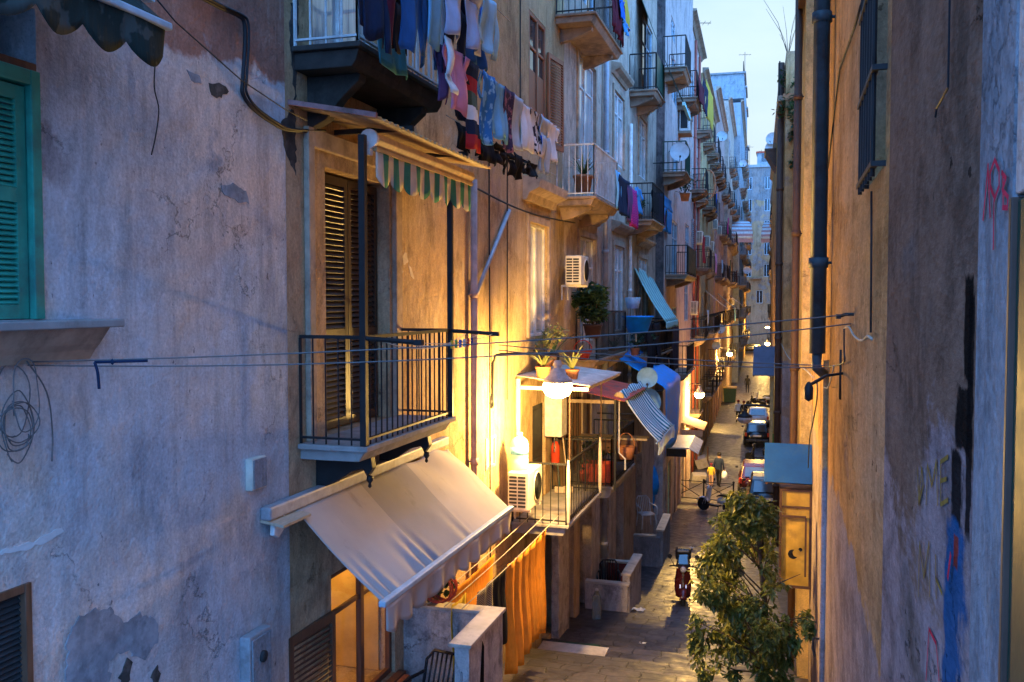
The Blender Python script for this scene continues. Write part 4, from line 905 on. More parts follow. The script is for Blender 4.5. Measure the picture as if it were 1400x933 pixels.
# ================================================================= LAUNDRY
G1 = 'washing hung from the upper balcony'
LZ = 3.25
wire('washing_line', 'highest washing line in front of the upper balcony', [(-3.12, 6.3, LZ), (-3.12, 10.4, LZ)], .005, 'rope', 'washing line', .02, 10, 'washing lines')
for (k, nm, lb, a, b, yb, m_, X) in (
    ('shirt', 'jumper', 'dark navy jumper hanging nearest on the top line', 494, 528, 56, 'c_navy', -3.12), ('towel', 'scarf', 'thin maroon scarf beside the navy jumper on the top line', 529, 538, 58, 'c_maroon', -3.10),
    ('sock', 'stocking', 'long black stocking beside the maroon scarf', 538, 546, 70, 'c_black', -3.12), ('trousers', 'jeans', 'mid blue jeans between black stocking and pale shirt', 551, 579, 76, 'c_denim', -3.12),
    ('tee', 'shirt', 'pale blue shirt with rounded hem beside the jeans', 577, 606, 62, 'c_skyblue', -3.08), ('trousers', 'trousers', 'long navy blue trousers hanging lowest on the top line', 604, 640, 110, 'c_navy', -3.16),
    ('trousers', 'leggings', 'pale lavender leggings on the top line', 611, 658, 62, 'c_lav', -3.04), ('shirt', 'pullover', 'light blue long sleeved pullover at the far end of the top line', 655, 680, 70, 'c_pale', -3.10)):
    px_garment(k, nm, lb, a, b, LZ, yb, X, m_, G1, a)
px_garment('trousers', 'jeans', 'dark blue jeans behind the pale blue shirt', 574, 600, LZ-.05, 96, -3.3, 'c_denim_b', G1, 4)
px_garment('towel', 'towel', 'grey blue towel hanging over the balcony edge behind the jeans', 520, 560, 2.9, 100, -3.42, 'c_teal', G1, 5)
px_garment('towel', 'sheet', 'white sheet behind the navy trousers on the top line', 590, 612, LZ-.05, 84, -3.28, 'c_white', G1, 14)
px_garment('shirt', 'shirt', 'black shirt behind the maroon scarf on the top line', 526, 552, LZ-.05, 62, -3.26, 'c_black', G1, 15)
px_garment('trousers', 'trousers', 'dark trousers behind the pale lavender leggings', 634, 662, LZ-.05, 92, -3.26, 'c_denim', G1, 16)
px_garment('tee', 'vest', 'bright blue vest between leggings and pullover on the top line', 644, 668, LZ-.05, 58, -3.2, 'c_blue', G1, 17)
G2 = 'washing on the long line below the balcony'; LZ2 = 2.47
wire('washing_line', 'long washing line stretched along the ochre house below the upper balcony', [(-3.15, 8.3, LZ2), (-3.15, 13.1, LZ2)], .005, 'rope', 'washing line', .02, 12, 'washing lines')
mf = lambda i, j: (j//2) % 4
for (k, nm, lb, a, b, yb, m_) in (('towel', 'towel', 'small navy towel behind the pink blouse', 622, 640, 165, 'c_navy'), ('tee', 'vest', 'sky blue vest behind the blue patterned shirt', 664, 684, 178, 'c_skyblue'), ('towel', 'pillowcase', 'white pillowcase behind the light blue blouse', 682, 700, 176, 'c_white'), ('tee', 'vest', 'pale blue vest behind the off white towel', 704, 722, 188, 'c_pale'), ('towel', 'pillowcase', 'blue pillowcase behind the printed towel', 724, 744, 196, 'c_blue')):
    px_garment(k, nm, lb, a, b, LZ2-.03, yb, -3.30, m_, G2, a+7)
for (k, nm, lb, a, b, yb, m_, X) in (
    ('tee', 'top', 'small purple top at the near end of the long line', 598, 612, 138, 'c_purple', -3.2), ('tee', 'blouse', 'pink blouse hanging near the striped scarf', 608, 640, 152, 'c_pink', -3.12), ('sock', 'sock', 'single white sock beside the pink blouse', 611, 619, 126, 'c_white', -3.06),
    ('tee', 'shirt', 'blue patterned shirt next to the striped scarf', 655, 677, 196, 'c_bluepat', -3.15), ('shirt', 'blouse', 'light blue blouse with long sleeves on the long line', 674, 692, 190, 'c_skyblue', -3.15), ('towel', 'shawl', 'dark patterned shawl before the white towels', 688, 701, 208, 'c_darkpat', -3.15),
    ('towel', 'towel', 'off white towel nearest the patterned shawl', 700, 714, 204, 'c_lightgrey', -3.15), ('towel', 'towel', 'plain bright white towel in the middle of the white washing', 713, 727, 206, 'c_white', -3.15), ('towel', 'towel', 'white towel with black print on the long line', 726, 739, 212, 'c_print', -3.15),
    ('trousers', 'trousers', 'pale grey trousers beside the printed towel', 738, 751, 238, 'c_lightgrey', -3.15), ('tee', 'shirt', 'white shirt at the far end of the long line', 748, 762, 222, 'c_white', -3.15)):
    px_garment(k, nm, lb, a, b, LZ2, yb, X, m_, G2, a)
px_garment('towel', 'scarf', 'navy scarf with red green and white stripes hanging long', 636, 656, LZ2, 205, -3.13, 'c_navy', G2, 3, mats=[M['c_navy'], M['c_red'], M['darkgreen'], M['c_white']], mfn=mf)
LZ3 = 1.98
wire('washing_line', 'washing line of dark clothes hidden behind the pale towels', [(-3.5, 9.3, LZ3), (-3.5, 14.2, LZ3)], .005, 'rope', 'washing line', .02, 12, 'washing lines')
for i, (a, b, yb, k) in enumerate(((624, 642, 205, 'towel'), (640, 657, 212, 'trousers'), (656, 676, 222, 'towel'), (675, 690, 226, 'trousers'), (688, 702, 240, 'trousers'), (701, 713, 244, 'towel'), (713, 724, 238, 'trousers'), (722, 735, 242, 'towel'))):
    nm = {'towel': 'towel', 'trousers': 'trousers'}[k]
    lbl = ('black towel behind the striped scarf', 'black trousers behind the striped scarf', 'black towel hanging behind the blue patterned shirt', 'black trousers below the light blue blouse', 'black trousers below the patterned shawl', 'black towel below the off white towel', 'black trousers below the bright white towel', 'last black towel below the printed towel')[i]
    px_garment(k, nm, lbl, a, b, LZ3, yb, -3.5, 'c_black', 'black clothes on the line behind', 40+i)
G4 = 'washing on the peach house balcony'
for i, (k, nm, lb, a, b, yt, yb, m_, X) in enumerate((
    ('towel', 'towel', 'pale blue towel at the corner of the peach house balcony', 843, 848, 232, 285, 'c_skyblue', -3.55), ('towel', 'sheet', 'dark navy sheet hanging from the peach house balcony', 847, 859, 238, 292, 'c_navy', -3.5), ('towel', 'towel', 'purple towel between navy sheet and magenta scarf', 858, 864, 250, 302, 'c_purple', -3.48),
    ('towel', 'scarf', 'magenta striped scarf below the peach house balcony', 863, 871, 254, 309, 'c_magstripe', -3.46), ('tee', 'shirt', 'blue shirt beside the magenta scarf', 870, 877, 254, 290, 'c_midblue', -3.5), ('trousers', 'jeans', 'bright blue jeans hanging by the grey tuff wall', 905, 917, 262, 314, 'c_midblue', -3.62),
    ('tee', 'shirt', 'dark grey shirt hanging by the grey tuff wall', 892, 900, 258, 288, 'c_black', -3.6), ('shirt', 'blouse', 'lilac blouse hanging between dark shirt and bright jeans', 899, 907, 262, 302, 'c_purple', -3.6),
    ('shirt', 'jumper', 'maroon jumper high on the top peach house balcony', 838, 853, -20, 38, 'c_maroon', -3.5), ('tee', 'shirt', 'bright blue shirt beside the maroon jumper high up', 847, 853, -10, 22, 'c_blue', -3.45), ('towel', 'towel', 'yellow towel beside the maroon jumper high up', 853, 858, -10, 34, 'c_yellow', -3.5), ('tee', 'top', 'turquoise top below the yellow towel high up', 852, 859, 22, 42, 'c_midblue', -3.42))):
    y0, z = onL(a, yt, X+4.35); y1, _ = onL(b, yt, X+4.35); _, zb = onL(a, yb, X+4.35)
    garment(k, nm, lb, XL((y0+y1)/2)+X+4.35, y0, y1, z, z-zb, m_, G4, 60+i)
G5 = 'washing on the far house fronts'
for i, (k, nm, lb, a, b, yt, yb, m_, o_) in enumerate((('shirt', 'jumper', 'maroon jumper on the roof balcony of the pale house', 957, 962, 104, 136, 'c_maroon', 1.5), ('trousers', 'trousers', 'navy trousers beside the maroon jumper on the roof balcony', 962, 967, 105, 148, 'c_navy', 1.5),
    ('towel', 'sheet', 'pale orange sheet at the end of the roof balcony', 968, 974, 108, 160, 'c_yellow', 1.5))):
    y0, z = onL(a, yt, o_); y1, _ = onL(b, yt, o_); _, zb = onL(a, yb, o_); garment(k, nm, lb, XL((y0+y1)/2)+o_, y0, y1, z, z-zb, m_, G5, 80+i)
G6 = 'black clothes under the teal awning'
for i, (a, b, yb) in enumerate(((884, 893, 506), (892, 902, 500), (901, 911, 514), (910, 918, 512), (918, 926, 510))):
    y0, z = onL(a, 442, .95); y1, _ = onL(b, 442, .95); _, zb = onL(a, yb, .95)
    garment(('tee', 'trousers', 'shirt', 'trousers', 'towel')[i], ('vest', 'trousers', 'jumper', 'trousers', 'towel')[i], ('black vest nearest under the teal awning', 'short black trousers under the teal awning', 'black jumper in the middle under the teal awning', 'long dark trousers under the teal awning', 'dark blue towel last under the teal awning')[i],
            XL((y0+y1)/2)+.95, y0, y1, z, z-zb, 'c_navy' if i == 4 else 'c_black', G6, 90+i)
# orange sheet and other washing by the lamp house door
G7 = 'washing by the street steps'
px0y = 11.75; OX = -3.55
garment('sheet', 'bed_sheet', 'large orange sheet hanging over the street steps', OX, 11.7, 13.75, -3.55, 1.5, 'orangecloth', G7, 3)
garment('towel', 'bed_sheet', 'orange cloth hanging behind the striped towel', OX-.35, 10.4, 12.2, -3.55, .62, 'orangecloth', G7, 8)
garment('towel', 'towel', 'grey striped towel beside the orange sheet', OX-.02, 10.55, 11.15, -3.56, .92, 'c_greystripe', G7, 9)
garment('towel', 'towel', 'black towel between striped towel and orange sheet', OX-.01, 11.15, 11.68, -3.56, 1.0, 'c_black', G7, 10)
garment('towel', 'towel', 'ochre yellow towel hanging nearest the low wall', OX-.15, 10.0, 10.5, -3.56, .9, 'c_yellow', G7, 11)
for k in range(3): wire('drying_line', ('outer', 'middle', 'inner')[k] + ' white line from the canvas awning to the lamp balcony', [(OX-.22*k, 9.9, -3.55), (OX-.22*k, 14.62, -3.52)], .006, 'rope', 'drying line', .03, 12, 'lines carrying the orange sheet')
# ================================================================= LAMPS
def street_lamp(label, arm, root_loc, rz, lit=True, s=1.0, group='hanging street lamps'):
    t = thing('street_lamp', label, 'street lamp', root_loc, rz, group)   # local x out from the wall, lamp hangs at x = arm
    MB().tube(smooth_pts([(.02, 0, -.42), (.025, 0, .15), (.05, 0, .30), (.16, 0, .385), (arm-.1, 0, .40), (arm, 0, .39), (arm, 0, .30)]), .022*s*(1 if lit else 1.6), 8).box(.0, .02, -.04, .04, -.45, -.25).build('bracket_arm', M['iron'], t, True)
    MB().lathe([(.03, .31), (.05, .30), (.07, .24), (.05, .19), (.10, .17), (.13, .10), (.17*s, .06), (.21*s, .03), (.22*s, .0), (.22*s, -.025), (.20*s, -.025)], (arm, 0, 0), 20).build('lamp_hood', M['greypaint' if lit else 'iron'], t, True)
    MB().lathe([(.205*s, -.026), (.225*s, -.08), (.215*s, -.15), (.17*s, -.22), (.08*s, -.26), (0, -.265)], (arm, 0, 0), 20).build('lamp_bowl', M['bulb' if lit else 'opal'], t, True)
    return t
zl = onX(763, 512, -3.42)[1]
street_lamp('lit street lamp on a gooseneck bracket above the white AC unit', 1.05, (-4.35, 13.5, -1.20), 0)
street_lamp('lit lamp on the pale stepped out house beyond the blue tarp', .55, (XL(43.5)+.62, 43.5, -4.25), ALPHA)
street_lamp('lit lamp on the orange yellow house farther down', 1.0, (XL(75)+.6, 75, -4.1), ALPHA)
street_lamp('unlit street lamp with pale bowl hanging over the street from a long arm', 1.2, (XR(35)-.24, 35, -4.25), PI+ALPHA, False, 1.25)
street_lamp('lower lit lamp of the two far away on the right', .6, (XR(94)+.5, 94, -4.1), PI+ALPHA)
street_lamp('farthest lit lamp on the yellow house near the end wall', .9, (XR(150)+1.3, 150, -4.0), PI+ALPHA, True, 1.4)

# ================================================================= AIR CONDITIONERS, DISHES
def ac_unit(label, y, z, o, w=.8, h=.58, d=.30, side='L', group='air conditioner units'):
    t = wall_thing('air_conditioner', label, 'air conditioner', y, z, o, side, group)
    MB().box(.10, .10+d, -w/2, w/2, 0, h).build('casing', M['beige'], t, bevel=.018)
    g = MB()                                     # the finned end that looks up the alley
    for i in range(2):
        for k in range(9): g.box(.125+i*d*.42, .125+d*.36+i*d*.42, -w/2-.006, -w/2-.0005, .05+k*(h-.09)/9, .05+k*(h-.09)/9+.034)
    g.build('end_grille', M['darkgrille'], t)
    c = (.10+d+.001, .1, h/2); R_ = Matrix.Rotation(R(90), 3, 'Y')
    f = MB().lathe([(h*.40, 0), (h*.40, .012), (h*.36, .012), (h*.36, .004), (0, .004)], c, 20, R_).build('fan_grille', M['beige'], t, True)
    g = MB()
    for k in range(7): g.lathe([(h*.05*(k+1), .013), (h*.05*(k+1)+.004, .016), (h*.05*(k+1)+.008, .013)], c, 20, R_)
    g.build('fan_rings', M['darkgrille'], f, True)
    for yy in (-w*.36, w*.36): MB().box(0, .10+d, yy-.02, yy+.02, -.04, -.002).box(0, .025, yy-.02, yy+.02, -.3, -.04).build('bracket', M['beige'], t)
    return t
ac_unit('cream AC unit below the street lamp with a gas bottle on top', 14.05, onX(712, 693, -4.0)[1], .12, .82, .60, .34)
y, z = onX(795, 390, -3.95); ac_unit('AC unit beside the tall white door above the big plant', y, z, .05, .72, .58, .32)
t = wall_thing('vent_box', 'small tilted pale box lid next to the upper AC unit', 'box', onX(776, 370, -4.3)[0], onX(776, 375, -4.3)[1])
MB().obox((.12, 0, .0), (.10, 0, -.16), (0, .05, 0), (.03, 0, .02)).build('lid_body', M['beige'], t, bevel=.01); MB().box(0, .05, -.02, .02, -.05, .05).build('bracket', M['iron'], t)
y, z = onL(931, 182, .7); t = wall_thing('air_conditioner', 'AC unit high on the pale house above the round dish', 'air conditioner', y, z, .62, group='air conditioner units')
MB().box(.05, .42, -.45, .45, 0, .9).build('casing', M['whitepaint'], t, bevel=.02); MB().box(.1, .37, -.456, -.4505, .1, .8).build('end_grille', M['darkgrille'], t); MB().box(0, .5, -.5, .5, -.1, -.002).build('shelf', M['brownslab'], t)

def dish(label, x, y, z, r, az=-75, el=12, m='dish', wallx=None, group='satellite dishes'):
    t = thing('satellite_dish', label, 'satellite dish', (x, y, z), 0, group)
    Rm = (Matrix.Rotation(R(az), 3, 'Z') @ Matrix.Rotation(R(90-el), 3, 'Y'))
    n = 8; prof = [(r*i/n, .26*r*(i/n)**2) for i in range(n+1)] + [(r*1.01, .26*r+.004), (r*.99, .26*r-.012)] + [(r*i/n, .26*r*(i/n)**2-.012) for i in range(n-1, -1, -1)]
    MB().lathe(prof, (0, 0, 0), 28, Rm).build('reflector', M[m], t, True)
    f = Rm @ Vector((r*.75, 0, r*.9)); b = Rm @ Vector((r*.95, 0, .22*r))
    MB().cyl(b, f, .011, 6).cyl(f - (Rm @ Vector((0, 0, -.03))), f - (Rm @ Vector((0, 0, .06))), .03, 8).build('feed_arm', M['iron'], t)
    bk = Rm @ Vector((0, 0, -.08)); P = [Rm @ Vector((0, 0, -.013)), bk, bk + Vector((0, 0, -r*.9))]
    if wallx is not None: P += [Vector((wallx-x, bk.y, bk.z-r*.9))]
    MB().tube(P, .02, 6).build('mast', M['iron'], t)
    return t
def dish_px(label, px, py, o, rpx, **k):
    y, z = onL(px, py, o); x = XL(y)+o; d = y*CP(YAW)-x*SP(YAW); return dish(label, x, y, z, rpx*d/F, wallx=XL(y)+.02, **k)
dish_px('smaller pale blue dish above the striped cloth and blue tarp', 885, 517, 1.35, 14, m='dishblue', az=-82)
dish_px('larger blue grey dish half hidden behind the smaller one', 884, 550, 1.25, 19, m='dishblue', az=-76)
dish_px('large white dish standing on the green balcony of the pale house', 929, 209, 1.2, 13, az=-80)
dish_px('white dish beside the flat balcony slab far up the alley', 987, 187, 1.1, 7, az=-80)
dish_px('upper grey dish beside the far glowing lamp', 985, 450, 1.2, 6.5, az=-85); dish_px('lower grey dish beside the far glowing lamp', 979, 473, 1.1, 5.5, az=-85)
dish_px('small white dish low on the far blue house', 1021, 370, 2.6, 5, az=-80); dish_px('white dish near the top of the far blue house', 1016, 224, 2.8, 5, az=-85)
for k, (px, py, lb) in enumerate(((1058, 190, 'upper of two pale dishes on the right hand roof edge'), (1057, 202, 'lower of two pale dishes on the right hand roof edge'))):
    Y = 66; x, z = onY(px, py, Y); dish(lb, x-.1, Y, z, .42, az=-110, wallx=XR(Y)-.3)

# ================================================================= LAMP BALCONY
t = thing('corrugated_canopy', 'white corrugated plastic canopy over the lamp balcony', 'canopy', (-4.35, 14.85, -1.40))
corr(.0, 1.26, 0, 3.05, .14, .0, 30, .012).build('sheet', M['corr'], t, True)
MB().box(0, 1.25, -.04, -.006, -.08, -.02).box(1.2, 1.24, 0, 3.0, -.06, -.02).build('edge_board', M['beige'], t)
for yy in (.12, 2.85): MB().cyl((.9, yy, -2.27), (.9, yy, -.03), .013, 8).build('canopy_post', M['brownpipe'], t)
t = thing('gas_bottle', 'large clear plastic bottle with pale cap standing on the AC unit', 'bottle', (-4.02, 13.92, onX(712, 693, -4.0)[1]+.602))
MB().lathe([(.13, 0), (.145, .02), (.145, .16), (.138, .18), (.145, .20), (.145, .40), (.12, .47), (.05, .52)], n=18).build('bottle_body', M['corr'], t, True); MB().lathe([(.05, .521), (.05, .58), (0, .585)], n=12).build('cap', M['whitepaint'], t, True)
MB().lathe([(.147, .24), (.147, .36)], n=18).build('paper_label', M['c_skyblue'], t, True)
BZ = -3.655
t = thing('water_heater', 'tall white boiler cabinet on the wall of the lamp balcony', 'boiler', (-4.35, 16.95, -2.55)); MB().box(.005, .34, -.22, .22, 0, .95).build('casing', M['whitepaint'], t, bevel=.015); MB().cyl((.17, .1, -.25), (.17, .1, -.003), .015, 6).cyl((.17, -.1, -.3), (.17, -.1, -.003), .015, 6).build('pipes', M['chrome'], t)
t = thing('wall_lantern', 'little round lantern above the dark balcony door', 'lantern', (-4.35, 16.75, -1.62)); MB().cyl((0, 0, .1), (.16, 0, .1), .012, 6).build('arm', M['iron'], t); MB().lathe([(.04, .1), (.09, .04), (.1, -.02), (.07, -.14), (0, -.16)], (.16, 0, 0), 12).build('lantern_cage', M['lintel'], t, True)
t = thing('fire_extinguisher', 'red canister hanging on the lamp balcony wall', 'canister', (-4.2, 17.02, -3.1)); MB().lathe([(.06, 0), (.085, .03), (.085, .33), (.04, .42), (0, .43)], n=12).build('canister_body', M['redplastic'], t, True); MB().cyl((0, 0, .43), (0, 0, .5), .02, 6).build('valve', M['iron'], t)
for k, (x, y, lb, mm) in enumerate(((-3.95, 17.05, 'wooden broom leaning in the lamp balcony corner', 'palewood'), (-4.1, 16.98, 'green handled mop leaning in the lamp balcony corner', 'darkgreen'))):
    t = thing('broom', lb, 'broom', (x, y, BZ)); MB().cyl((0, 0, .12), (-.15, .05, 1.25), .013, 6).build('handle', M[mm], t); MB().box(-.1, .1, -.03, .03, 0, .12).build('bristles', M['palewood'], t, bevel=.01)
t = thing('red_crate', 'red plastic crate in the corner of the second balcony', 'crate', (-3.75, 18.9, -3.79)); MB().box(-.3, .3, -.22, .22, 0, .04).box(-.3, -.27, -.22, .22, .04, .42).box(.27, .3, -.22, .22, .04, .42).box(-.27, .27, -.22, -.19, .04, .42).box(-.27, .27, .19, .22, .04, .42).build('crate_body', M['redroof'], t)
for k, (y, zt, lb) in enumerate(((14.62, -2.62, 'near pale folded parasol tied to the lamp balcony rail'), (17.3, -2.65, 'far pale folded parasol tied to the lamp balcony rail'))):
    t = thing('folded_parasol', lb, 'parasol', (-3.39, y, -3.7)); MB().lathe([(.015, .02), (.03, .08), (.04, .5), (.035, .9), (.015, 1.1)], n=8).build('canvas', M['beige'], t, True); MB().cyl((0, 0, 1.1), (0, 0, 1.18), .01, 6).build('tip', M['iron'], t)
# red sheet roof, striped cloth and blue tarp of the second balcony
t = thing('sheet_canopy', 'small red sheet metal roof beside the striped cloth', 'canopy', (-4.35, 18.0, -1.98))
MB().sheet(lambda u, v: (lerp(0, 1.32, v), lerp(0, 3.0, u), lerp(.26, 0, v)+.02*abs(SP(PI*6*u))), 48, 2, .006).build('sheet', M['redroof'], t); MB().box(1.1, 1.14, .02, .06, -1.79, .02).build('canopy_post', M['iron'], t); MB().box(.0, 1.1, .05, .09, -.06, .01).build('rafter', M['lintel'], t)
y0, z0 = onX(846, 552, -3.15); y1, z1 = onX(884, 533, -3.15); y2, z2 = onX(880, 613, -2.75)
t = thing('striped_cloth', 'navy and white striped fringed cloth stretched out from the red roof', 'awning', (-3.2, 18.35, -1.82))
def sc(u, v): return (lerp(0, .75, v)+.03*SP(u*9), lerp(0, 2.6, u)+lerp(0, .25, v), lerp(0, -1.0, v)-.10*SP(PI*v)+.03*SP(u*13+v*4))
MB().sheet(sc, 26, 12, .006, lambda i, j: i % 2).build('cloth', [M['awn_pale'], M['awn_navy']], t, True)
g = MB()
for k in range(40):
    p = Vector(sc(k/39, 1)); g.tube([p, p+Vector((.02, random.uniform(-.02, .02), -.12)), p+Vector((.0, random.uniform(-.03, .03), -.27))], .007, 4)
g.build('fringe', M['awn_pale'], t); MB().tube([(sc(0, 1)[0], -.05, sc(0, 1)[2]+.01+.0), tuple(Vector(sc(1, 1))+Vector((0, .05, .01)))], .016, 6).build('front_bar', M['bluepaint'], t)
t = thing('crank_pole', 'white awning crank pole hanging below the red roof', 'pole', (-3.2, 18.3, -1.9)); MB().lathe([(.0, -.03), (.1, -.03), (.1, .03), (0, .03)], (0, 0, -.02), 14, Matrix.Rotation(R(90), 3, 'X')).build('crank_wheel', M['corr_y'], t, True); MB().tube([(0, 0, -.1), (0, 0, -1.15), (.12, .05, -1.28), (.12, .05, -1.5)], .018, 6).build('rod', M['whitepaint'], t)
t = thing('blue_tarp', 'bright blue tarpaulin draped beside the two dishes', 'tarpaulin', (XL(24)+.1, 23.8, -2.3), ALPHA)
def tp(u, v):     # a tent of tarp: slopes out from the wall, then drops
    a = min(1, v/.45); b = max(0, (v-.45)/.55); return (lerp(.0, 1.4, a)+.05*SP(u*8+b*3)*b, lerp(0, 4.6, u)+.1*SP(v*6), lerp(.9, 0.05, a)-1.75*b+.05*SP(u*11)*(.4+b)*.8)
MB().sheet(tp, 26, 26, .008).build('sheet', M['tarp'], t, True); MB().cyl((.0, .1, -.15), (1.3, .1, -.02), .025, 6).cyl((1.3, .1, -.02), (1.3, 4.5, -.02), .025, 6).cyl((1.3, 4.5, -.02), (.0, 4.5, -.15), .025, 6).build('frame', M['iron'], t)
y, z = onX(856, 618, -3.2); t = thing('hanging_basket', 'orange wicker basket hanging by the second balcony', 'basket', (-3.2, y, z)); MB().lathe([(.13, -.15), (.17, 0), (.19, .12), (.175, .12), (.155, 0), (.12, -.13)], n=14).build('basket_body', M['terracotta'], t, True); MB().tube([(CP(a)*.18, 0, .12+.28*SP(a)) for a in [PI*i/10 for i in range(11)]], .012, 6).build('handle', M['terracotta'], t, True)
t = thing('wooden_shelf', 'wooden shelf board jutting out by the wicker basket', 'shelf', (-4.3, y+.5, z+.1)); MB().box(0, 1.5, -.2, .2, .1, .15).build('board', M['palewood'], t, bevel=.01); MB().box(.3, 1.3, -.18, .18, -.2, .099).build('crate', M['brownwood'], t, bevel=.02)
# teal striped awning on the peach house
ya, za = onL(862, 356, .1); t = thing('striped_awning', 'teal striped cloth awning let down steeply on the peach house', 'awning', (XL(ya)+.05, ya, za), ALPHA)
yb, zb = onL(912, 440, 1.12)
MB().sheet(lambda u, v: (lerp(.05, 1.1, v), lerp(0, 4.2, u)+.0*v, lerp(0, zb-za, v)-.12*SP(PI*v)), 26, 12, .006, lambda i, j: 1 if i % 4 == 3 else 0).build('cloth', [M['awn_teal'], M['awn_teal2']], t, True)
scallop(MB(), 0, 4.2, zb-za, .22, 8, .06, 1.11).build('valance', M['awn_teal'], t, True); MB().box(0, .12, -.05, 4.25, -.02, .1).build('roller_box', M['greypaint'], t, bevel=.02)
t = thing('sun_shade', 'long dark green roller shade slanting down high on the peach house', 'awning', (XL(27)+.1, 27.4, 9.6), ALPHA)
MB().sheet(lambda u, v: (lerp(0, 1.5, v), lerp(0, 2.4, u), lerp(0, -3.8, v)-.15*SP(PI*v)), 6, 10, .01).build('cloth', M['darkgreen'], t, True); MB().box(1.46, 1.54, -.02, 2.42, -3.9, -3.8).build('front_bar', M['awn_teal'], t)
y, z = onL(872, 447, .75); t = wall_thing('laundry_tub', 'blue plastic tub on the rail of the peach house balcony', 'tub', y, z-.15, .75); MB().lathe([(.25, 0), (.38, .38), (.42, .40), (.42, .43), (.36, .41), (.23, .03)], n=16).build('tub_body', M['tarp'], t, True)
y, z = onL(865, 422, .5); t = wall_thing('mop_bucket', 'pale blue bucket on a stand below the teal awning', 'bucket', y, z, .5); MB().lathe([(.16, 0), (.22, .3), (.2, .3), (.14, .02)], n=12).build('bucket_body', M['bluepaint'], t, True); MB().cyl((.1, 0, -.9), (.05, 0, -.003), .02, 6).cyl((-.1, 0, -.9), (-.05, 0, -.003), .02, 6).build('stand', M['palewood'], t)

# ================================================================= PLANTS
def leaves(mb, pts, rnd, L=.08, W=.035, droop=.3, up=None):
    for p in pts:
        p = Vector(p); a = rnd.uniform(0, 2*PI); el = rnd.gauss(-droop, .5); d = Vector((CP(a)*CP(el), SP(a)*CP(el), SP(el)))
        s = d.cross(Vector((0, 0, 1))); s = (s if s.length > .05 else Vector((1, 0, 0))).normalized(); n = s.cross(d); l = L*rnd.uniform(.6, 1.3); w = W*rnd.uniform(.7, 1.3)
        mb.add([p, p+d*l*.5+s*w+n*.2*w, p+d*l, p+d*l*.5-s*w+n*.2*w, p+d*l*.55-n*.25*w], [(0,1,4),(1,2,4),(2,3,4),(3,0,4)])
def blob_pts(rnd, clumps, n):
    out = []
    for _ in range(n):
        c, r = rnd.choice(clumps); v = Vector((rnd.gauss(0, 1), rnd.gauss(0, 1), rnd.gauss(0, 1))).normalized()*r*rnd.uniform(.35, 1.05)**.7; out.append(Vector(c)+Vector((v.x, v.y, v.z*.8)))
    return out
def pot(t, r, h, m='terracotta'):
    p = MB().lathe([(r*.7, 0), (r*.95, h*.85), (r*1.05, h*.86), (r*1.05, h), (r*.9, h), (r*.88, h*.9), (0, h*.9)], n=16).build('pot', M[m], t, True); return p
def potted(label, loc, r, h, kind, seed, m='leaf_dark', size=.4, pm='terracotta', n=260, cat='plant', group='potted plants on the balconies'):
    rnd = random.Random(seed); t = thing('potted_plant', label, cat, loc, rnd.uniform(0, 6), group); pot(t, r, h, pm); f = MB()
    if kind == 'bush':
        cl = [((rnd.gauss(0, size*.45), rnd.gauss(0, size*.45), h+size*rnd.uniform(.3, 1.3)), size*rnd.uniform(.3, .5)) for _ in range(9)]; leaves(f, blob_pts(rnd, cl, n), rnd, size*.22, size*.09)
        g = MB()
        for c, _ in cl: g.cyl((0, 0, h*.88), c, .008, 5)
        g.build('stem', M['bark'], t)
    else:
        for k in range(26):
            a = rnd.uniform(0, 6.3); l = size*rnd.uniform(.7, 1.3); b = rnd.uniform(.35, 1.0); P = []; w = .022
            vs = []
            for i in range(6):
                q = i/5; p = Vector((CP(a)*l*q*b, SP(a)*l*q*b, h*.9+l*(q*1.1-q*q*.8*b))); s = Vector((-SP(a), CP(a), 0))*w*(1-q)**.6*(1.0 if i else .5); vs += [p-s, p+s+Vector((0, 0, .002))]
            f.add(vs, [(2*i, 2*i+1, 2*i+3, 2*i+2) for i in range(5)])
    f.build('foliage', M[m], t); return t
cz = -1.385
potted('orange pot with pale spiky leaves on the lamp canopy', (-3.92, 15.0, -1.34), .13, .24, 'spike', 1, 'leaf_pale', .42, m and 'terracotta')
potted('pot of pale yellow spiky leaves second on the lamp canopy', (-3.55, 15.6, -1.38), .12, .2, 'spike', 2, 'leaf_pale', .5)
potted('bushy green pot plant against the wall above the lamp', (-4.13, 15.9, -1.26), .14, .22, 'bush', 3, 'leaf_pale', .4)
potted('tall thin palm leaved plant in front of the white window', (-4.15, 16.6, -1.2), .11, .2, 'spike', 4, 'leaf_dark', .75)
y, z = onX(814, 462, -3.95); t = potted('big dark leafy shrub on the balcony under the AC unit', (-3.95, y-.3, z), .2, .3, 'bush', 5, 'leaf_dark', .56, 'brownpipe', 1300)
y, z = onX(803, 258, -3.8); potted('plant in an orange pot on the white railed balcony', (-3.95, y+.3, z-.05), .2, .35, 'spike', 6, 'leaf_dark', .5)
y, z = onL(872, 300, .5); potted('low green plant on the third balcony of the peach house', (XL(y)+.45, y+.4, z+.05), .15, .2, 'bush', 7, 'leaf_dark', .35)
y, z = onL(940, 275, 1.1); potted('plant on the small far balcony of the pale house', (XL(y)+1.0, y, z), .2, .3, 'bush', 8, 'leaf_dark', .5)
for k, (y, lb) in enumerate(((18.75, 'red flower pot near the door of the second balcony'), (19.5, 'bare dry plant on the second balcony'), (20.3, 'low plant at the far end of the second balcony'))): potted(lb, (-4.0, y, -3.79), .14, .24, 'bush' if k else 'spike', 20+k, 'leaf_dark', .4, 'redroof' if k == 0 else 'terracotta', 160)
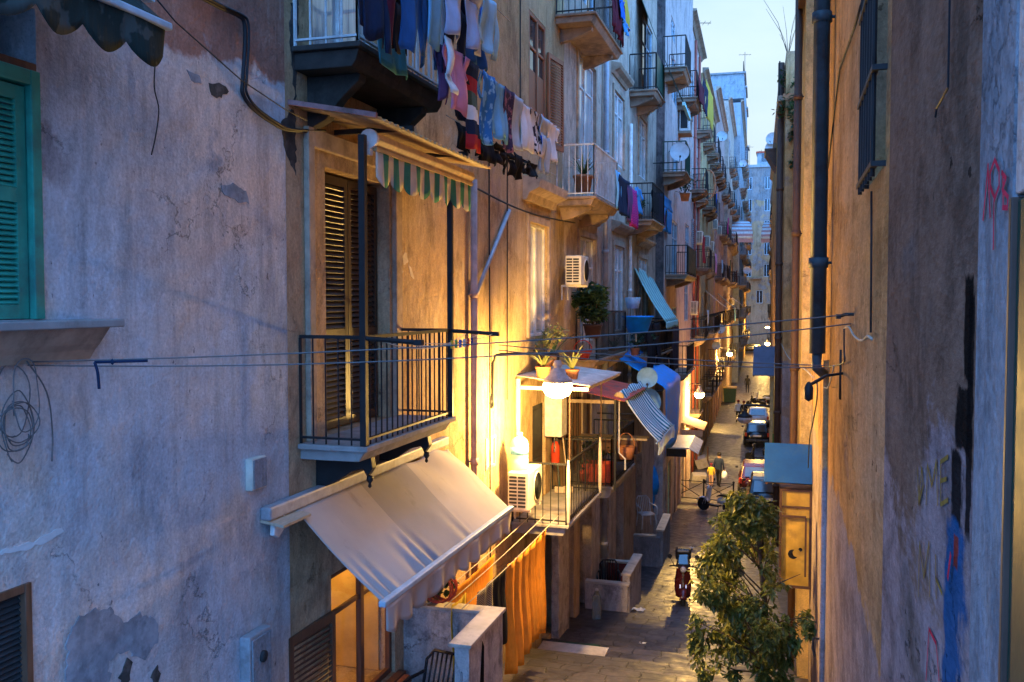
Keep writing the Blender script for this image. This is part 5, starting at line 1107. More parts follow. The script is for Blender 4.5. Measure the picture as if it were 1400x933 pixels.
y, z = onL(868, 487, .5); potted('hanging green plant below the blue tub', (XL(y)+.5, y, z+.02), .14, .2, 'bush', 31, 'leaf_dark', .45)
y, z = onL(842, 487, .3); potted('grey spiky plant on the narrow balcony of the peach house', (XL(y)+.25, y, z+.02), .14, .18, 'spike', 32, 'leaf_pale', .45)
t = wall_thing('flower_bowl', 'rust red bowl hanging by the peach house balcony', 'bowl', onX(797, 487, -4)[0], onX(797, 492, -4)[1], .35); MB().lathe([(.1, 0), (.2, .2), (.18, .2), (.08, .02)], n=12).build('bowl_body', M['redplastic'], t, True); MB().tube([(CP(a)*.19, 0, .2+.2*SP(a)) for a in [PI*i/8 for i in range(9)]], .012, 6).build('handle', M['redplastic'], t)
# roof plants on the right
rnd = random.Random(77); t = thing('trailing_plant', 'green bushy plant trailing from the roof balcony on the right', 'plant', (.12, 30.15, 6.3)); f = MB()
cl = [((rnd.uniform(-.25, .25), rnd.uniform(-.3, .5), rnd.uniform(-.5, .75)), .3) for _ in range(12)] + [((.15+rnd.uniform(-.1, .1), -.2, -.6-.28*k), .16) for k in range(6)]
leaves(f, blob_pts(rnd, cl, 900), rnd, .17, .05, .2); f.build('foliage', M['leaf_dark'], t); MB().tube([(.0, 0, .1), (.1, -.1, -.8), (.16, -.2, -2.2)], .03, 6).build('stem', M['bark'], t); MB().box(-.3, .3, -.2, .3, -.1, .1).build('planter', M['terracotta'], t)
t = thing('dry_weed', 'thin dry weed growing on the right hand roof edge against the sky', 'plant', (-.05, 30.6, 7.7)); f = MB()
for k in range(9):
    a = rnd.uniform(0, 6.3); l = rnd.uniform(.6, 2.2); f.tube([(0, 0, 0), (CP(a)*.15*l, SP(a)*.1, l*.5), (CP(a)*.45*l, SP(a)*.2, l)], .012, 4, .004)
f.build('stem', M['bark'], t)

# ---- ficus tree on the right
rnd = random.Random(12); TX, TY = -.34, 13.0; TG = ground(13.9); t = thing('ficus_tree', 'bushy potted ficus tree with yellowish leaves on the right below the blue canopy', 'tree', (TX, TY, TG))
pot(t, .28, .36, 'terracotta')
tr = MB(); tr.tube(smooth_pts([(0.1, 0, .45), (.06, .03, 1.0), (.12, 0, 1.6), (.04, .02, 2.3), (-.02, 0, 3.0)]), .055, 8, .02)
cl = []
for k in range(50):
    q = rnd.random(); z = 1.0 + 2.3*q; rr = .98*(1-abs(q-.38)**1.15*1.35); a = rnd.uniform(0, 6.28); d = rr*rnd.uniform(.3, 1.15); c = (CP(a)*d-.05*SP(q*9)-.08, SP(a)*d, z); cl.append((c, rnd.uniform(.10, .26))); cl.append(((c[0]+CP(a)*.08, c[1]+SP(a)*.08, c[2]-rnd.uniform(.1, .28)), rnd.uniform(.07, .15)))
    tr.tube([(.06, 0, max(.8, z-.5)), (c[0]*.5+.03, c[1]*.5, z-.2), c], .014, 5, .004)
tr.build('trunk', M['bark'], t, True); f = MB()
P = blob_pts(rnd, cl, 11000); P = [p for p in P if -1.22 < TX+p.x < (-.10 if p.z > 1.85 else .38)]; leaves(f, P, rnd, .11, .026, .75); f.build('crown', M['leaf'], t)
# ================================================================= LOW WALLS BY THE STREET
t = thing('enclosure_wall', 'low rendered terrace wall with pale stone ledge around the dark chair', 'low wall', (-4.35, 9.0, ground(9.5)))
gz = ground(9.5); H_ = -3.6-gz
MB().box(1.04, 1.2, -.0, 1.2, -.5, H_-.04).box(.0, 1.04, 1.06, 1.2, -.5, H_-.041).build('wall', M['render'], t)
MB().box(.98, 1.23, -.03, 1.23, H_-.04, H_).box(.0, .98, 1.02, 1.23, H_-.04, H_-.002).build('ledge', M['stone'], t, bevel=.006)
g = MB(); g.prismx([(.34, -.2), (.36, .3), (.33, .55), (.40, H_-.3), (.44, H_-.12), (.50, H_-.2), (.49, .62), (.55, .5), (.58, .58), (.66, .35), (.63, .2), (.70, -.2)], 1.2005, 1.2035); g.build('dark_stain', SPR['black'], t)
g = MB().tube([(1.12, -.012, H_-.3), (1.12, -.012, -.1)], .012, 6); g.build('pipe', M['rail_grey'], t)
t = thing('enclosure_wall', 'low white wall with maroon inside at the foot of the steps', 'low wall', (-4.35, 20.5, ground(20.5)-.05)); 
MB().box(0, .98, 0, .14, -.3, .72).box(.84, 1.0, .141, 1.9, -.6, .9).build('wall', M['render'], t); MB().box(.0, 1.02, -.03, .17, .72, .77).box(.80, 1.03, .171, 1.93, .90, .95).box(0, .8, 1.76, 1.93, .72, .77).build('ledge', M['stone'], t, bevel=.006); MB().box(0, .838, 1.78, 1.92, -.6, .72).box(.80, .838, .145, 1.775, -.5, .89).build('inner_wall', M['maroonwall'], t)
t = thing('enclosure_wall', 'low blue grey wall carrying a white garden chair farther along', 'low wall', (XL(27.5), 27.5, ground(27.5)-.08), ALPHA)
MB().box(0, 1.0, 0, .16, -.3, .98).box(.9, 1.08, .161, 2.4, -.4, 1.12).build('wall', M['bluegrey'], t); MB().box(0, .88, -.03, .19, .98, 1.03).box(.86, 1.11, .191, 2.43, 1.12, 1.17).build('ledge', M['stone'], t, bevel=.006)
def garden_chair(label, loc, rz, m, group='plastic garden chairs', slats=True):
    t = thing('garden_chair', label, 'chair', loc, rz, group)
    for sx in (-1, 1):
        for sy in (-1, 1): MB().tube([(sx*.24, sy*.24, 0), (sx*.21, sy*.21, .42)], .022, 6).build('leg', M[m], t, True)
    s = MB()
    for k in range(7): s.box(-.22, .22, -.22+.064*k, -.22+.064*k+.05, .42, .44)
    s.box(-.235, -.221, -.23, .23, .41, .445).box(.221, .235, -.23, .23, .41, .445); s.build('seat', M[m], t)
    b = MB(); F_ = lambda q, z: (-.22-.16*(z-.44)/.45, q, z)
    b.tube([F_(-.21, .44), F_(-.22, .8), F_(-.14, .90), F_(.14, .90), F_(.22, .8), F_(.21, .44)], .02, 6)
    for k in range(6): b.tube([F_(-.15+.06*k, .46), F_(-.15+.06*k, .89)], .012, 5)
    b.build('backrest', M[m], t, True)
    for sy in (-1, 1): MB().tube(smooth_pts([F_(sy*.22, .68), (-.05, sy*.27, .67), (.17, sy*.27, .65), (.23, sy*.25, .55), (.23, sy*.24, .42)]), .02, 6).build('armrest', M[m], t, True)
    return t
garden_chair('black plastic armchair standing behind the low terrace wall', (-3.72, 9.25, gz), R(-100), 'blackplastic')
garden_chair('white plastic garden chair set on the blue grey wall', (XL(28.5)+.5, 28.4, ground(27.5)+.98), R(-60), 'whiteplastic')
garden_chair('dark plastic chair folded away behind the maroon wall', (-3.95, 21.3, ground(20.5)), R(-80), 'blackplastic')
t = thing('straw_hat', 'round straw hat lying on the brown sill at the bottom of the picture', 'hat', (-3.95, 7.75, -4.02)); MB().lathe([(.22, 0), (.225, .012), (.14, .03), (.125, .10), (.09, .15), (0, .165)], n=24).build('hat_body', M['palewood'], t, True)
t = thing('wood_hatch', 'dark brown louvred hatch leaning out below the lit window', 'hatch', (-4.15, 8.35, -5.1)); 
MB().box(0, .04, 0, 1.25, 0, .75).box(.041, .06, .06, 1.19, .06, .69).build('panel', M['brownwood'], t, bevel=.01); MB().box(-.02, .09, -.02, 1.27, .751, .79).box(.0, .07, -.01, 1.26, .80, .83).build('rail', M['redwood'], t, bevel=.006)
t = thing('hose_coil', 'rusty red coil of tubing hanging over the terrace wall', 'hose', (-3.85, 10.0, -3.35)); m = MB(); rnd = random.Random(3)
for k in range(6):
    a0 = rnd.uniform(0, 6); rx = rnd.uniform(.13, .2); m.tube([(rx*CP(q*.45+a0), .03*k-.08+.03*SP(q), .17*SP(q*.45+a0)+rnd.uniform(-.01, .01)) for q in range(15)], .012, 6)
m.build('coil', M['redroof'], t, True)
t = thing('potted_plant', 'dark green bush on the corner of the terrace wall', 'plant', (-4.0, 10.15, -3.58)); rnd = random.Random(9); pot(t, .11, .16, 'brownpipe'); f = MB(); leaves(f, blob_pts(rnd, [((0, 0, .28), .17), ((.1, .05, .2), .13), ((-.1, -.05, .22), .13)], 260), rnd, .09, .03); f.build('foliage', M['leaf_dark'], t)
t = thing('door_mat', 'dark green doormat on the top step by the dark doorway', 'mat', (-3.65, 16.2, ground(16.2)+.05)); MB().box(-.4, .4, -.5, .5, 0, .03).build('mat_body', M['darkgreen'], t, bevel=.01)
t = thing('stone_landing', 'pale stone step in front of the dark doorway', 'step', (-3.35, 15.6, ground(15.8)-.12)); MB().box(-.95, .3, -.6, .9, 0, .16).build('slab', M['stone'], t, bevel=.01)
t = thing('water_bottle', 'clear plastic water bottle by the white enclosure wall', 'bottle', (-3.9, 19.6, ground(19.6))); MB().lathe([(.09, 0), (.1, .02), (.1, .5), (.04, .66)], n=14).build('bottle_body', M['bottle'], t, True); MB().lathe([(.04, .661), (.04, .7), (0, .7)], n=10).build('cap', M['whitepaint'], t)
t = thing('paper_scrap', 'crumpled white paper bag on the street beside the white wall', 'litter', (-3.2, 21.0, ground(21.0)+.02)); rnd = random.Random(4); MB().sheet(lambda u, v: (.3*u-.15, .2*v-.1, .06*SP(u*7)*CP(v*5)+.05), 6, 5, .004).build('paper', M['whitepaint'], t)
# lean-to boxes and shop lids along the left side
y, z = onL(948, 565, 1.2); t = thing('shop_canopy', 'orange tiled lid canopy on the pale house below the near far lamp', 'canopy', (XL(40)+.63, 40, -5.55), ALPHA); MB().sheet(lambda u, v: (lerp(0, .95, v), lerp(0, 2.6, u), lerp(.3, 0, v)+.02*abs(SP(u*34))), 60, 2, .02).build('tiles', M['terracotta'], t); MB().box(0, .9, .0, .06, -.25, .0).build('bracket', M['palewood'], t); MB().box(0, .9, 2.54, 2.6, -.25, .0).build('bracket', M['palewood'], t)
t = thing('shop_canopy', 'pale sheet lid beneath the blue tarp', 'canopy', (XL(33)+.63, 33.2, -5.3), ALPHA); MB().box(0, .8, 0, 3.2, 0, .05).obox((.95, 1.6, -.06), (.17, 0, -.1), (0, 1.6, 0), (.01, 0, .01)).build('sheet', M['corr'], t); MB().box(0, .7, .1, .15, -.3, -.002).build('bracket', M['iron'], t)
y, z = onL(891, 662, .62); t = thing('blue_bag', 'blue plastic sacks hung on the grey tuff end wall', 'bag', (XL(32)+.3, 31.86, -6.6), ALPHA); rnd = random.Random(2)
m = MB(); m.lathe([(.02, .95), (.12, .8), (.2, .5), (.24, .2), (.16, -.1), (0, -.15)], (0, 0, 0), 14); m.lathe([(.02, .5), (.14, .2), (.22, -.2), (.18, -.6), (0, -.7)], (-.12, -.03, 0), 14); m.build('sack', M['tarp'], t, True)
t = thing('stone_block', 'broken pale stone blocks lying along the left house front', 'stone', (XL(47)+.9, 47.5, ground(47.5))); MB().obox((0, 0, .2), (.35, .1, .0), (-.08, .5, 0), (.05, 0, .2)).build('block', M['slab'], t, bevel=.03)
t = thing('stone_block', 'tilted pale slab leaning at the foot of the pale house', 'stone', (XL(52)+.8, 52, ground(52))); MB().obox((0, 0, .3), (.3, .1, .1), (-.08, .6, 0), (-.1, 0, .25)).build('block', M['slab'], t, bevel=.03)
t = thing('drain_cover', 'round iron manhole cover set in the paving by the red scooter', 'manhole cover', (-1.4, 22.6, ground(22.6)+.03)); MB().lathe([(.32, 0), (.32, .012), (.29, .016), (.27, .012), (0, .014)], n=24).build('cover', M['iron'], t)
rl = random.Random(6)
for k, (x, y, lb, mm) in enumerate(((-2.9, 30.5, 'scrap of white paper on the paving past the blue grey wall', 'whitepaint'), (-3.5, 34.5, 'yellowed leaflet near the pale house doorways', 'palewood'), (-2.2, 35.5, 'pale crushed cup before the white scooter', 'corr'), (-1.6, 28.5, 'torn paper strip in the middle of the street', 'beige'), (-2.6, 17.6, 'small white wrapper on the lower steps', 'whitepaint'))):
    t = thing('paper_scrap', lb, 'litter', (x, y, ground(y)+.05), rl.uniform(0, 3)); MB().sheet(lambda u, v: (.16*u-.08, .11*v-.05, .03*SP(u*7)*CP(v*5)), 5, 4, .004).build('paper', M[mm], t)
# crossed street barrier
t = thing('street_barrier', 'black iron crossed barrier across the street behind the white scooter', 'barrier', (-4.6, 40.5, ground(40.5)), R(-8)); Wd = 2.55
for x in (0, Wd/2, Wd): MB().cyl((x, 0, 0), (x, 0, 1.0), .035, 8).lathe([(.05, 1.0), (.05, 1.05), (0, 1.09)], (x, 0, 0), 8).build('post', M['iron'], t)
m = MB()
for a in (0, Wd/2): m.tube([(a+.03, 0, .95), (a+Wd/2-.03, 0, .95)], .02, 6).tube([(a+.03, 0, .2), (a+Wd/2-.03, 0, .2)], .02, 6).tube([(a+.03, 0, .92), (a+Wd/2-.03, 0, .22)], .016, 6).tube([(a+.03, 0, .22), (a+Wd/2-.03, 0, .92)], .016, 6)
m.build('cross_bars', M['iron'], t)
t = thing('bollard', 'dark slim bollard by the child at the left of the street', 'bollard', (-4.1, 52, ground(52))); MB().lathe([(.06, 0), (.05, .1), (.04, 1.1), (.06, 1.14), (.0, 1.2)], n=8).build('post', M['brownpipe'], t, True)
# bin and stall by the far lamp
t = thing('rubbish_bin', 'dark rubbish bin with yellow top by the orange house', 'bin', (XL(88)+1.3, 88, ground(88))); MB().prism([(-.5, 0), (.5, 0), (.58, 1.3), (-.58, 1.3)], -.45, .45).build('bin_body', M['darkgreen'], t, bevel=.04); MB().box(-.62, .62, -.5, .5, 1.301, 1.45).build('lid', M['yellow'], t, bevel=.05)

# ================================================================= RIGHT HAND CANOPIES
def lid_canopy(label, Y, xw, proj, z0, z1, dy, mm, cat='canopy'):
    t = thing('sheet_canopy', label, cat, (xw, Y, z0)); h = z1-z0
    MB().obox((-proj/2, dy/2, h/2), (proj/2, 0, 0), (0, dy/2, h/2), (0, -.012*h, .012*dy)).build('sheet', M[mm], t, bevel=.006)
    MB().box(-proj+.02, -.0, dy*.5, dy*.5+.05, h*.1-.12, h*.1-.06).box(-proj+.02, -proj+.06, .06, dy*.5, -.04, -.012).build('frame', M['brownpipe'], t); return t
M['bluesheet'] = mat('blue_sheet_metal', (.012, .085, .27), .8, .1, .2, 3, .1, dirt=(.04, .11, .22))
M['greyblue_sheet'] = mat('grey_blue_sheet', (.13, .16, .23), .75, .1, .2, 3, .1)
lid_canopy('blue sheet metal canopy on the right above the yellow display case', 14.75, .415, .72, onY(1080, 661, 14.75)[1], onY(1080, 607, 15.3)[1], .55, 'bluesheet')
lid_canopy('grey blue sheet canopy farther back over the yellow panel', 33, -.12, .98, onY(1050, 514, 33)[1], onY(1050, 474, 33.9)[1], .9, 'greyblue_sheet')
M['casepanel'] = mat('yellow_case_panel', (.55, .35, .055), .35, 0, .45, 2.2, .1, dirt=(.24, .15, .05))
x0, zt = onY(1066, 668, 14.9); _, zb_ = onY(1066, 803, 14.9)
t = thing('display_case', 'tall yellow wall cabinet with dark frame under the blue canopy', 'cabinet', (.415, 14.9, zb_)); w_ = .415-x0; h_ = zt-zb_
MB().box(-w_+.03, -.03, .03, .5, .03, h_-.03).build('panel', M['casepanel'], t)
MB().box(-w_, -w_+.035, 0, .52, 0, h_).box(-.035, 0, 0, .52, 0, h_).box(-w_+.035, -.035, 0, .52, h_-.04, h_).box(-w_+.035, -.035, 0, .52, 0, .04).box(-w_+.035, -.035, .005, .028, h_-.3, h_-.27).build('frame', M['brownpipe'], t)
MB().box(-w_+.04, -.08, -.03, .0, h_-.44, h_-.41).box(-.10, -.07, -.03, .0, .2, h_-.44).build('bar', M['brownpipe'], t)
g = MB(); cx, cz2 = -w_*.52, h_*.34; g.lathe([(0, 0), (.075, 0), (.075, .003), (0, .003)], (cx-.02, .0285, cz2), 16, Matrix.Rotation(R(90), 3, 'X')).lathe([(0, 0), (.03, 0), (.03, .003), (0, .003)], (cx+.09, .0285, cz2+.08), 10, Matrix.Rotation(R(90), 3, 'X'))
g.build('dark_mark', M['blackplastic'], t); g = MB().lathe([(0, 0), (.06, 0), (.06, .003), (0, .003)], (cx+.035, .0272, cz2+.02), 16, Matrix.Rotation(R(90), 3, 'X')); g.build('mark_cutout', M['casepanel'], t)
x0, zt = onY(1053, 517, 33.2); x1, _ = onY(1076, 517, 33.2); _, zb_ = onY(1053, 640, 33.2)
t = thing('shop_booth', 'yellow shop side panel with green lower half under the grey blue canopy', 'panel', (-.12, 33.2, zb_)); w_ = -.12-x0; h_ = zt-zb_
MB().box(-w_, -w_+.1, 0, .9, 0, h_).box(-.1, 0, 0, .9, 0, h_).box(-w_+.1, -.1, 0, .9, h_-.35, h_).build('frame', M['yellow'], t); MB().box(-w_+.1, -.1, .06, .5, h_*.38, h_-.352).build('panel', M['casepanel'], t); MB().box(-w_+.1, -.1, .05, .5, 0, h_*.38-.004).build('lower_panel', mat('green_panel_paint', (.04, .22, .03), .5), t)
# hooks and loose wires on the right
t = wall_thing('wall_bracket', 'iron bracket with insulator holding wires under the blue drainpipe', 'bracket', onX(1150, 440, .4)[0], -.55, 0, 'R')
m = MB(); m.tube([(.0, 0, 0), (.12, .0, -.02), (.25, .5, -.05)], .012, 6).tube([(.02, 0, .18), (.02, 0, -.2)], .010, 6).lathe([(.0, -.10), (.03, -.08), (.032, .0), (.012, .04), (0, .045)], (.26, .52, -.07), 10); m.build('bracket_body', M['iron'], t, True)
def rwire(name, label, pts, X, r=.006, m='wire'):
    P = [(X, *onX(a, b, X)) for a, b in pts]; tag(MB().tube(smooth_pts(P), r, 5).build(name, M[m], smooth=True), label, 'wire')
rwire('loose_wire', 'pale looping wire below the hook on the right wall', [(1154, 450), (1160, 447), (1168, 460), (1178, 466), (1186, 460), (1192, 464)], .39, .007, 'rope')
rwire('loose_wire', 'dark bent wire between hook and bracket on the right wall', [(1154, 450), (1154, 480), (1154, 495), (1142, 500), (1128, 502)], .38, .006, 'cable')
rwire('loose_wire', 'thin pale wire curling beneath the drainpipe end', [(1140, 500), (1137, 515), (1132, 530), (1127, 530)], .36, .006, 'rope')
rwire('wall_cable', 'thin vertical cable falling from the wall bracket to the blue canopy', [(1117, 520), (1117, 545), (1112, 575), (1107, 600), (1105, 640)], .33, .008, 'cable')
for k, (py, X0, lb) in enumerate(((497, -3.4, 'upper distant line crossing from the striped cloth to the drainpipe'), (505, -3.3, 'lower distant line crossing from the striped cloth to the drainpipe'))):
    y, z = onX(1128, 500+3*k, .36); wire('washing_line', lb, [(-3.15, 10.05, -.50-.06*k), (.36, y, z)], .006, 'wire', 'washing line', .03+.02*k, 20, 'washing lines')
P = [(*onY(px, py, Y), Y) for px, py, Y in ((1068, 470, 30), (1076, 486, 26), (1087, 498, 21), (1100, 505, 15.5), (1112, 517, 13.5))]; tag(MB().tube(smooth_pts([(a, c, b) for a, b, c in P]), .012, 6).build('loose_wire', M['rope'], smooth=True), 'twisted pale wires strung along the far part of the right wall', 'wire')
t = wall_thing('tap_hook', 'small dark hook with a strip of tape low on the right wall', 'hook', onX(1118, 885, .4)[0], onX(1118, 885, .4)[1], 0, 'R'); MB().tube([(0, 0, .1), (.07, 0, .1), (.08, .05, 0), (.05, .1, -.08)], .014, 6).build('hook_body', M['iron'], t)

# ================================================================= VEHICLES
def wheel(t, x, y, r, w=.1, name='wheel', rim='chrome', axis='X'):
    Rm = Matrix.Rotation(R(90), 3, 'Y'); o = MB().lathe([(r*.62, -w*.4), (r*.85, -w*.5), (r, -w*.28), (r, w*.28), (r*.85, w*.5), (r*.62, w*.4)], (0, 0, 0), 22, Rm).build(name, M['rubber'], t, True); o.location = (x, y, r)
    g = MB().lathe([(0, -w*.25), (r*.14, -w*.3), (r*.14, w*.3), (0, w*.25)], (0, 0, 0), 12, Rm); g.lathe([(r*.55, -w*.3), (r*.64, -w*.35), (r*.64, w*.35), (r*.55, w*.3)], (0, 0, 0), 22, Rm)
    for k in range(5): a = 2*PI*k/5; g.obox((0, CP(a)*r*.35, SP(a)*r*.35), (w*.15, 0, 0), (0, CP(a)*r*.25, SP(a)*r*.25), (0, -SP(a)*r*.06, CP(a)*r*.06))
    g.build('rim', M[rim], o); return o
def scooter(label, x, y, rz, body, steer=0, box=True, group='parked scooters', z=None):   # heading along local +y
    t = thing('scooter', label, 'scooter', (x, y, ground(y) if z is None else z), rz, group)
    wheel(t, 0, .66, .27); wheel(t, 0, -.62, .27, .12)
    MB().tube([(.07, .66, .27), (.07, .52, .62)], .02, 6).tube([(-.07, .66, .27), (-.07, .52, .62)], .02, 6).tube([(0, .56, .55), (0, .42, 1.0)], .025, 8).build('fork', M['chrome'], t)
    MB().sheet(lambda u, v: ((u-.5)*.17, .66+.31*CP(lerp(.4, 2.6, v)), .27+.31*SP(lerp(.4, 2.6, v))-.03*(2*u-1)**2), 6, 10, .012).build('mudguard', M[body], t, True)
    MB().sheet(lambda u, v: (lerp(-1, 1, u)*lerp(.20, .13, abs(v-.4)), .40+.10*CP((u-.5)*2.4)-.02*v+lerp(.04, -.06, v), lerp(.32, .98, v)), 10, 10, .02).build('leg_shield', M[body], t, True)
    MB().box(-.14, .14, -.12, .42, .26, .33).build('footboard', M['blackplastic'], t, bevel=.02)
    b = MB(); pr = [(-.86, .60, .10), (-.7, .50, .17), (-.4, .40, .18), (-.12, .42, .15), (-.08, .60, .12)]
    MB().sheet(lambda u, v: (lambda y_: (CP(PI*u)*(.10+.09*SP(PI*min(1, v*1.05))), y_, .42+.34*SP(PI*u)**.6*(.6+.3*SP(PI*v))))(lerp(-.88, -.06, v)), 12, 10, .015).build('rear_body', M[body], t, True)
    MB().prismx([(-.82, .70), (-.2, .72), (-.02, .66), (-.02, .71), (-.2, .80), (-.5, .81), (-.82, .86)], -.13, .13).build('seat', M['rubber'], t, bevel=.03)
    MB().box(-.13, .13, -.68, -.30, .18, .40).build('engine', M['darkgrille'], t, bevel=.04); MB().cyl((.16, -.25, .25), (.17, -.85, .36), .05, 10).build('exhaust', M['chrome'], t, True)
    h = MB().tube([(-.33, .34, 1.02), (-.2, .40, 1.05), (0, .42, 1.02), (.2, .40, 1.05), (.33, .34, 1.02)], .018, 8).build('handlebar', M['blackplastic'], t, True)
    hl = MB().lathe([(0, -.08), (.08, -.05), (.10, .0), (.095, .04), (0, .05)], (0, .44, .98), 14, Matrix.Rotation(R(-90), 3, 'X')).build('headlight_nacelle', M[body], t, True); MB().lathe([(.08, .0), (.06, .02), (0, .025)], (0, .491, .98), 14, Matrix.Rotation(R(-90), 3, 'X')).build('headlight', M['opal'], hl, True)
    for s in (-1, 1): m_ = MB().cyl((s*.22, .38, 1.05), (s*.32, .36, 1.24), .008, 5).lathe([(0, -.01), (.06, -.008), (.06, .008), (0, .01)], (s*.33, .36, 1.27), 10, Matrix.Rotation(R(90), 3, 'X')).build('mirror', M['blackplastic'], t)
    MB().box(-.09, .09, -.90, -.89, .42, .54).build('number_plate', M['whitepaint'], t); MB().box(-.07, .07, -.895, -.86, .60, .66).build('tail_light', M['redplastic'], t, bevel=.01)
    if box: MB().box(-.2, .2, -1.05, -.70, .88, 1.16).build('top_box', M['blackplastic'], t, bevel=.06)
    MB().sheet(lambda u, v: ((u-.5)*.36*(1-.25*v), .46-.12*v, 1.06+.26*v), 6, 4, .005).build('windscreen', M['glass'], t, True) if box else None
    MB().tube([(-.08, -.1, .28), (-.18, -.1, .02)], .012, 5).build('stand', M['iron'], t); return t
sx, sy = -2.40, 23.1
scooter('dark red scooter with windscreen facing up the street', sx, sy, R(186), 'darkred')
scooter('white and black scooter parked slantwise before the crossed barrier', onY(981, 660, 38)[0], 38, R(62), 'whiteplastic', box=False)
for k, (px, Y, rz, bd, lb) in enumerate(((1044, 62, 80, 'whiteplastic', 'white fronted scooter parked beside the unlit hanging lamp'), (1042, 55, 95, 'blackplastic', 'black scooter parked near the unlit hanging lamp'), (1034, 84, 75, 'blackplastic', 'black scooter nearest the walking couple on the right side'), (1042, 87, 85, 'whiteplastic', 'pale scooter behind the black one on the right side'), (978, 90, 10, 'blackplastic', 'dark scooter against the left wall far down the street'))): scooter(lb, onY(px, 560, Y)[0], Y, R(rz), bd, box=False)

def car(label, x, y, rz, body, kind='hatch', group='parked cars'):
    t = thing('parked_car', label, 'car', (x, y, ground(y)), rz, group); L = 3.75
    st = [(-1.88, .60, .40, .72), (-1.80, .74, .30, .92), (-1.55, .79, .26, .98), (-.8, .81, .24, .98), (.0, .82, .24, .96), (.75, .81, .24, .93), (1.2, .80, .26, .88), (1.6, .76, .28, .80), (1.84, .64, .36, .68), (1.90, .5, .42, .6)]
    vs = []; n = 12
    for yy, hw, zl_, zh in st:
        for k in range(n):
            a = 2*PI*k/n; cx = CP(a); sz = SP(a); e = .45; vs.append((hw*abs(cx)**e*(1 if cx >= 0 else -1), yy, (zl_+zh)/2 + (zh-zl_)/2*abs(sz)**e*(1 if sz >= 0 else -1)))
    fs = [(i*n+k, i*n+(k+1) % n, (i+1)*n+(k+1) % n, (i+1)*n+k) for i in range(len(st)-1) for k in range(n)] + [tuple(range(n))[::-1], tuple((len(st)-1)*n+k for k in range(n))]
    MB().add(vs, fs).build('body', M[body], t, True)
    cab = [(-1.74, .70, .90), (-1.40, .60, 1.42), (-1.0, .58, 1.48), (0.0, .58, 1.48), (.35, .58, 1.44), (1.05, .70, .92)]
    def cabin(k): return [( s*w, y_, z_) for y_, w, z_ in cab for s in (-1, 1)]
    vs = cabin(0); fs = [(2*i, 2*i+1, 2*i+3, 2*i+2) for i in range(5)]; fs += [(0, 2, 4, 6, 8, 10), (11, 9, 7, 5, 3, 1)]
    MB().add(vs, fs).build('roof', M[body], t, bevel=.05)
    g = MB(); g.add([(-.52, -1.742, .98), (.52, -1.742, .98), (.48, -1.462, 1.39), (-.48, -1.462, 1.39)], [(0,1,2,3)]); g.build('rear_window', M['glass'], t, loc=(0, -.012, 0))
    g = MB(); g.add([(-.56, .98, .985), (.56, .98, .985), (.5, .42, 1.40), (-.5, .42, 1.40)], [(0,3,2,1)]); g.build('windscreen', M['glass'], t, loc=(0, .02, .012))
    for s in (-1, 1):
        g = MB(); g.add([(s*.69, -1.35, .98), (s*.69, .86, .98), (s*.60, .36, 1.39), (s*.605, -1.25, 1.39)], [(0,1,2,3)]); g.build('side_window', M['glass'], t, loc=(s*.016, 0, 0))
        for yy in (-1.15, 1.18): wheel(t, s*.74, yy, .29, .18)
        MB().box(s*.70-.07, s*.70+.07, -1.86, -1.78, .66, .92).build('tail_light', M['redplastic'], t, bevel=.02); MB().box(s*.60-.12, s*.60+.12, 1.78, 1.85, .56, .70).build('headlight', M['opal'], t, bevel=.02); MB().box(s*.90-.07, s*.90+.07, .72, .80, .93, 1.04).build('mirror', M['blackplastic'], t, bevel=.02)
    MB().box(-.70, .70, -1.95, -1.80, .32, .50).build('rear_bumper', M['blackplastic'], t, bevel=.04); MB().box(-.26, .26, -1.905, -1.89, .66, .78).build('number_plate', M['whitepaint'], t); MB().box(-.68, .68, 1.84, 1.96, .32, .48).build('front_bumper', M['blackplastic'], t, bevel=.04); return t
M['carred'] = mat('car_dark_red', (.045, .008, .008), .2, .1, bump=0, var=.05); M['carblack'] = mat('car_black', (.012, .012, .014), .18, .1, bump=0, var=.05); M['carblue'] = mat('car_pale', (.42, .46, .5), .25, .1, bump=0, var=.05)
car('dark red hatchback parked on the right seen from behind', onY(1033, 640, 45)[0], 45.5, R(2), 'carred'); car('black car parked behind the blue canopy in front of the red one', -.75, 40.4, R(2), 'carblack')
car('pale car parked between the two groups of scooters', XR(72)-.95, 72, R(2), 'carblue'); car('black car parked beside the far black scooters', XR(62)-1.05, 63, R(3), 'carblack')
car('dark car standing crosswise at the far end of the alley', -5.6, 158, R(96), 'carblack')

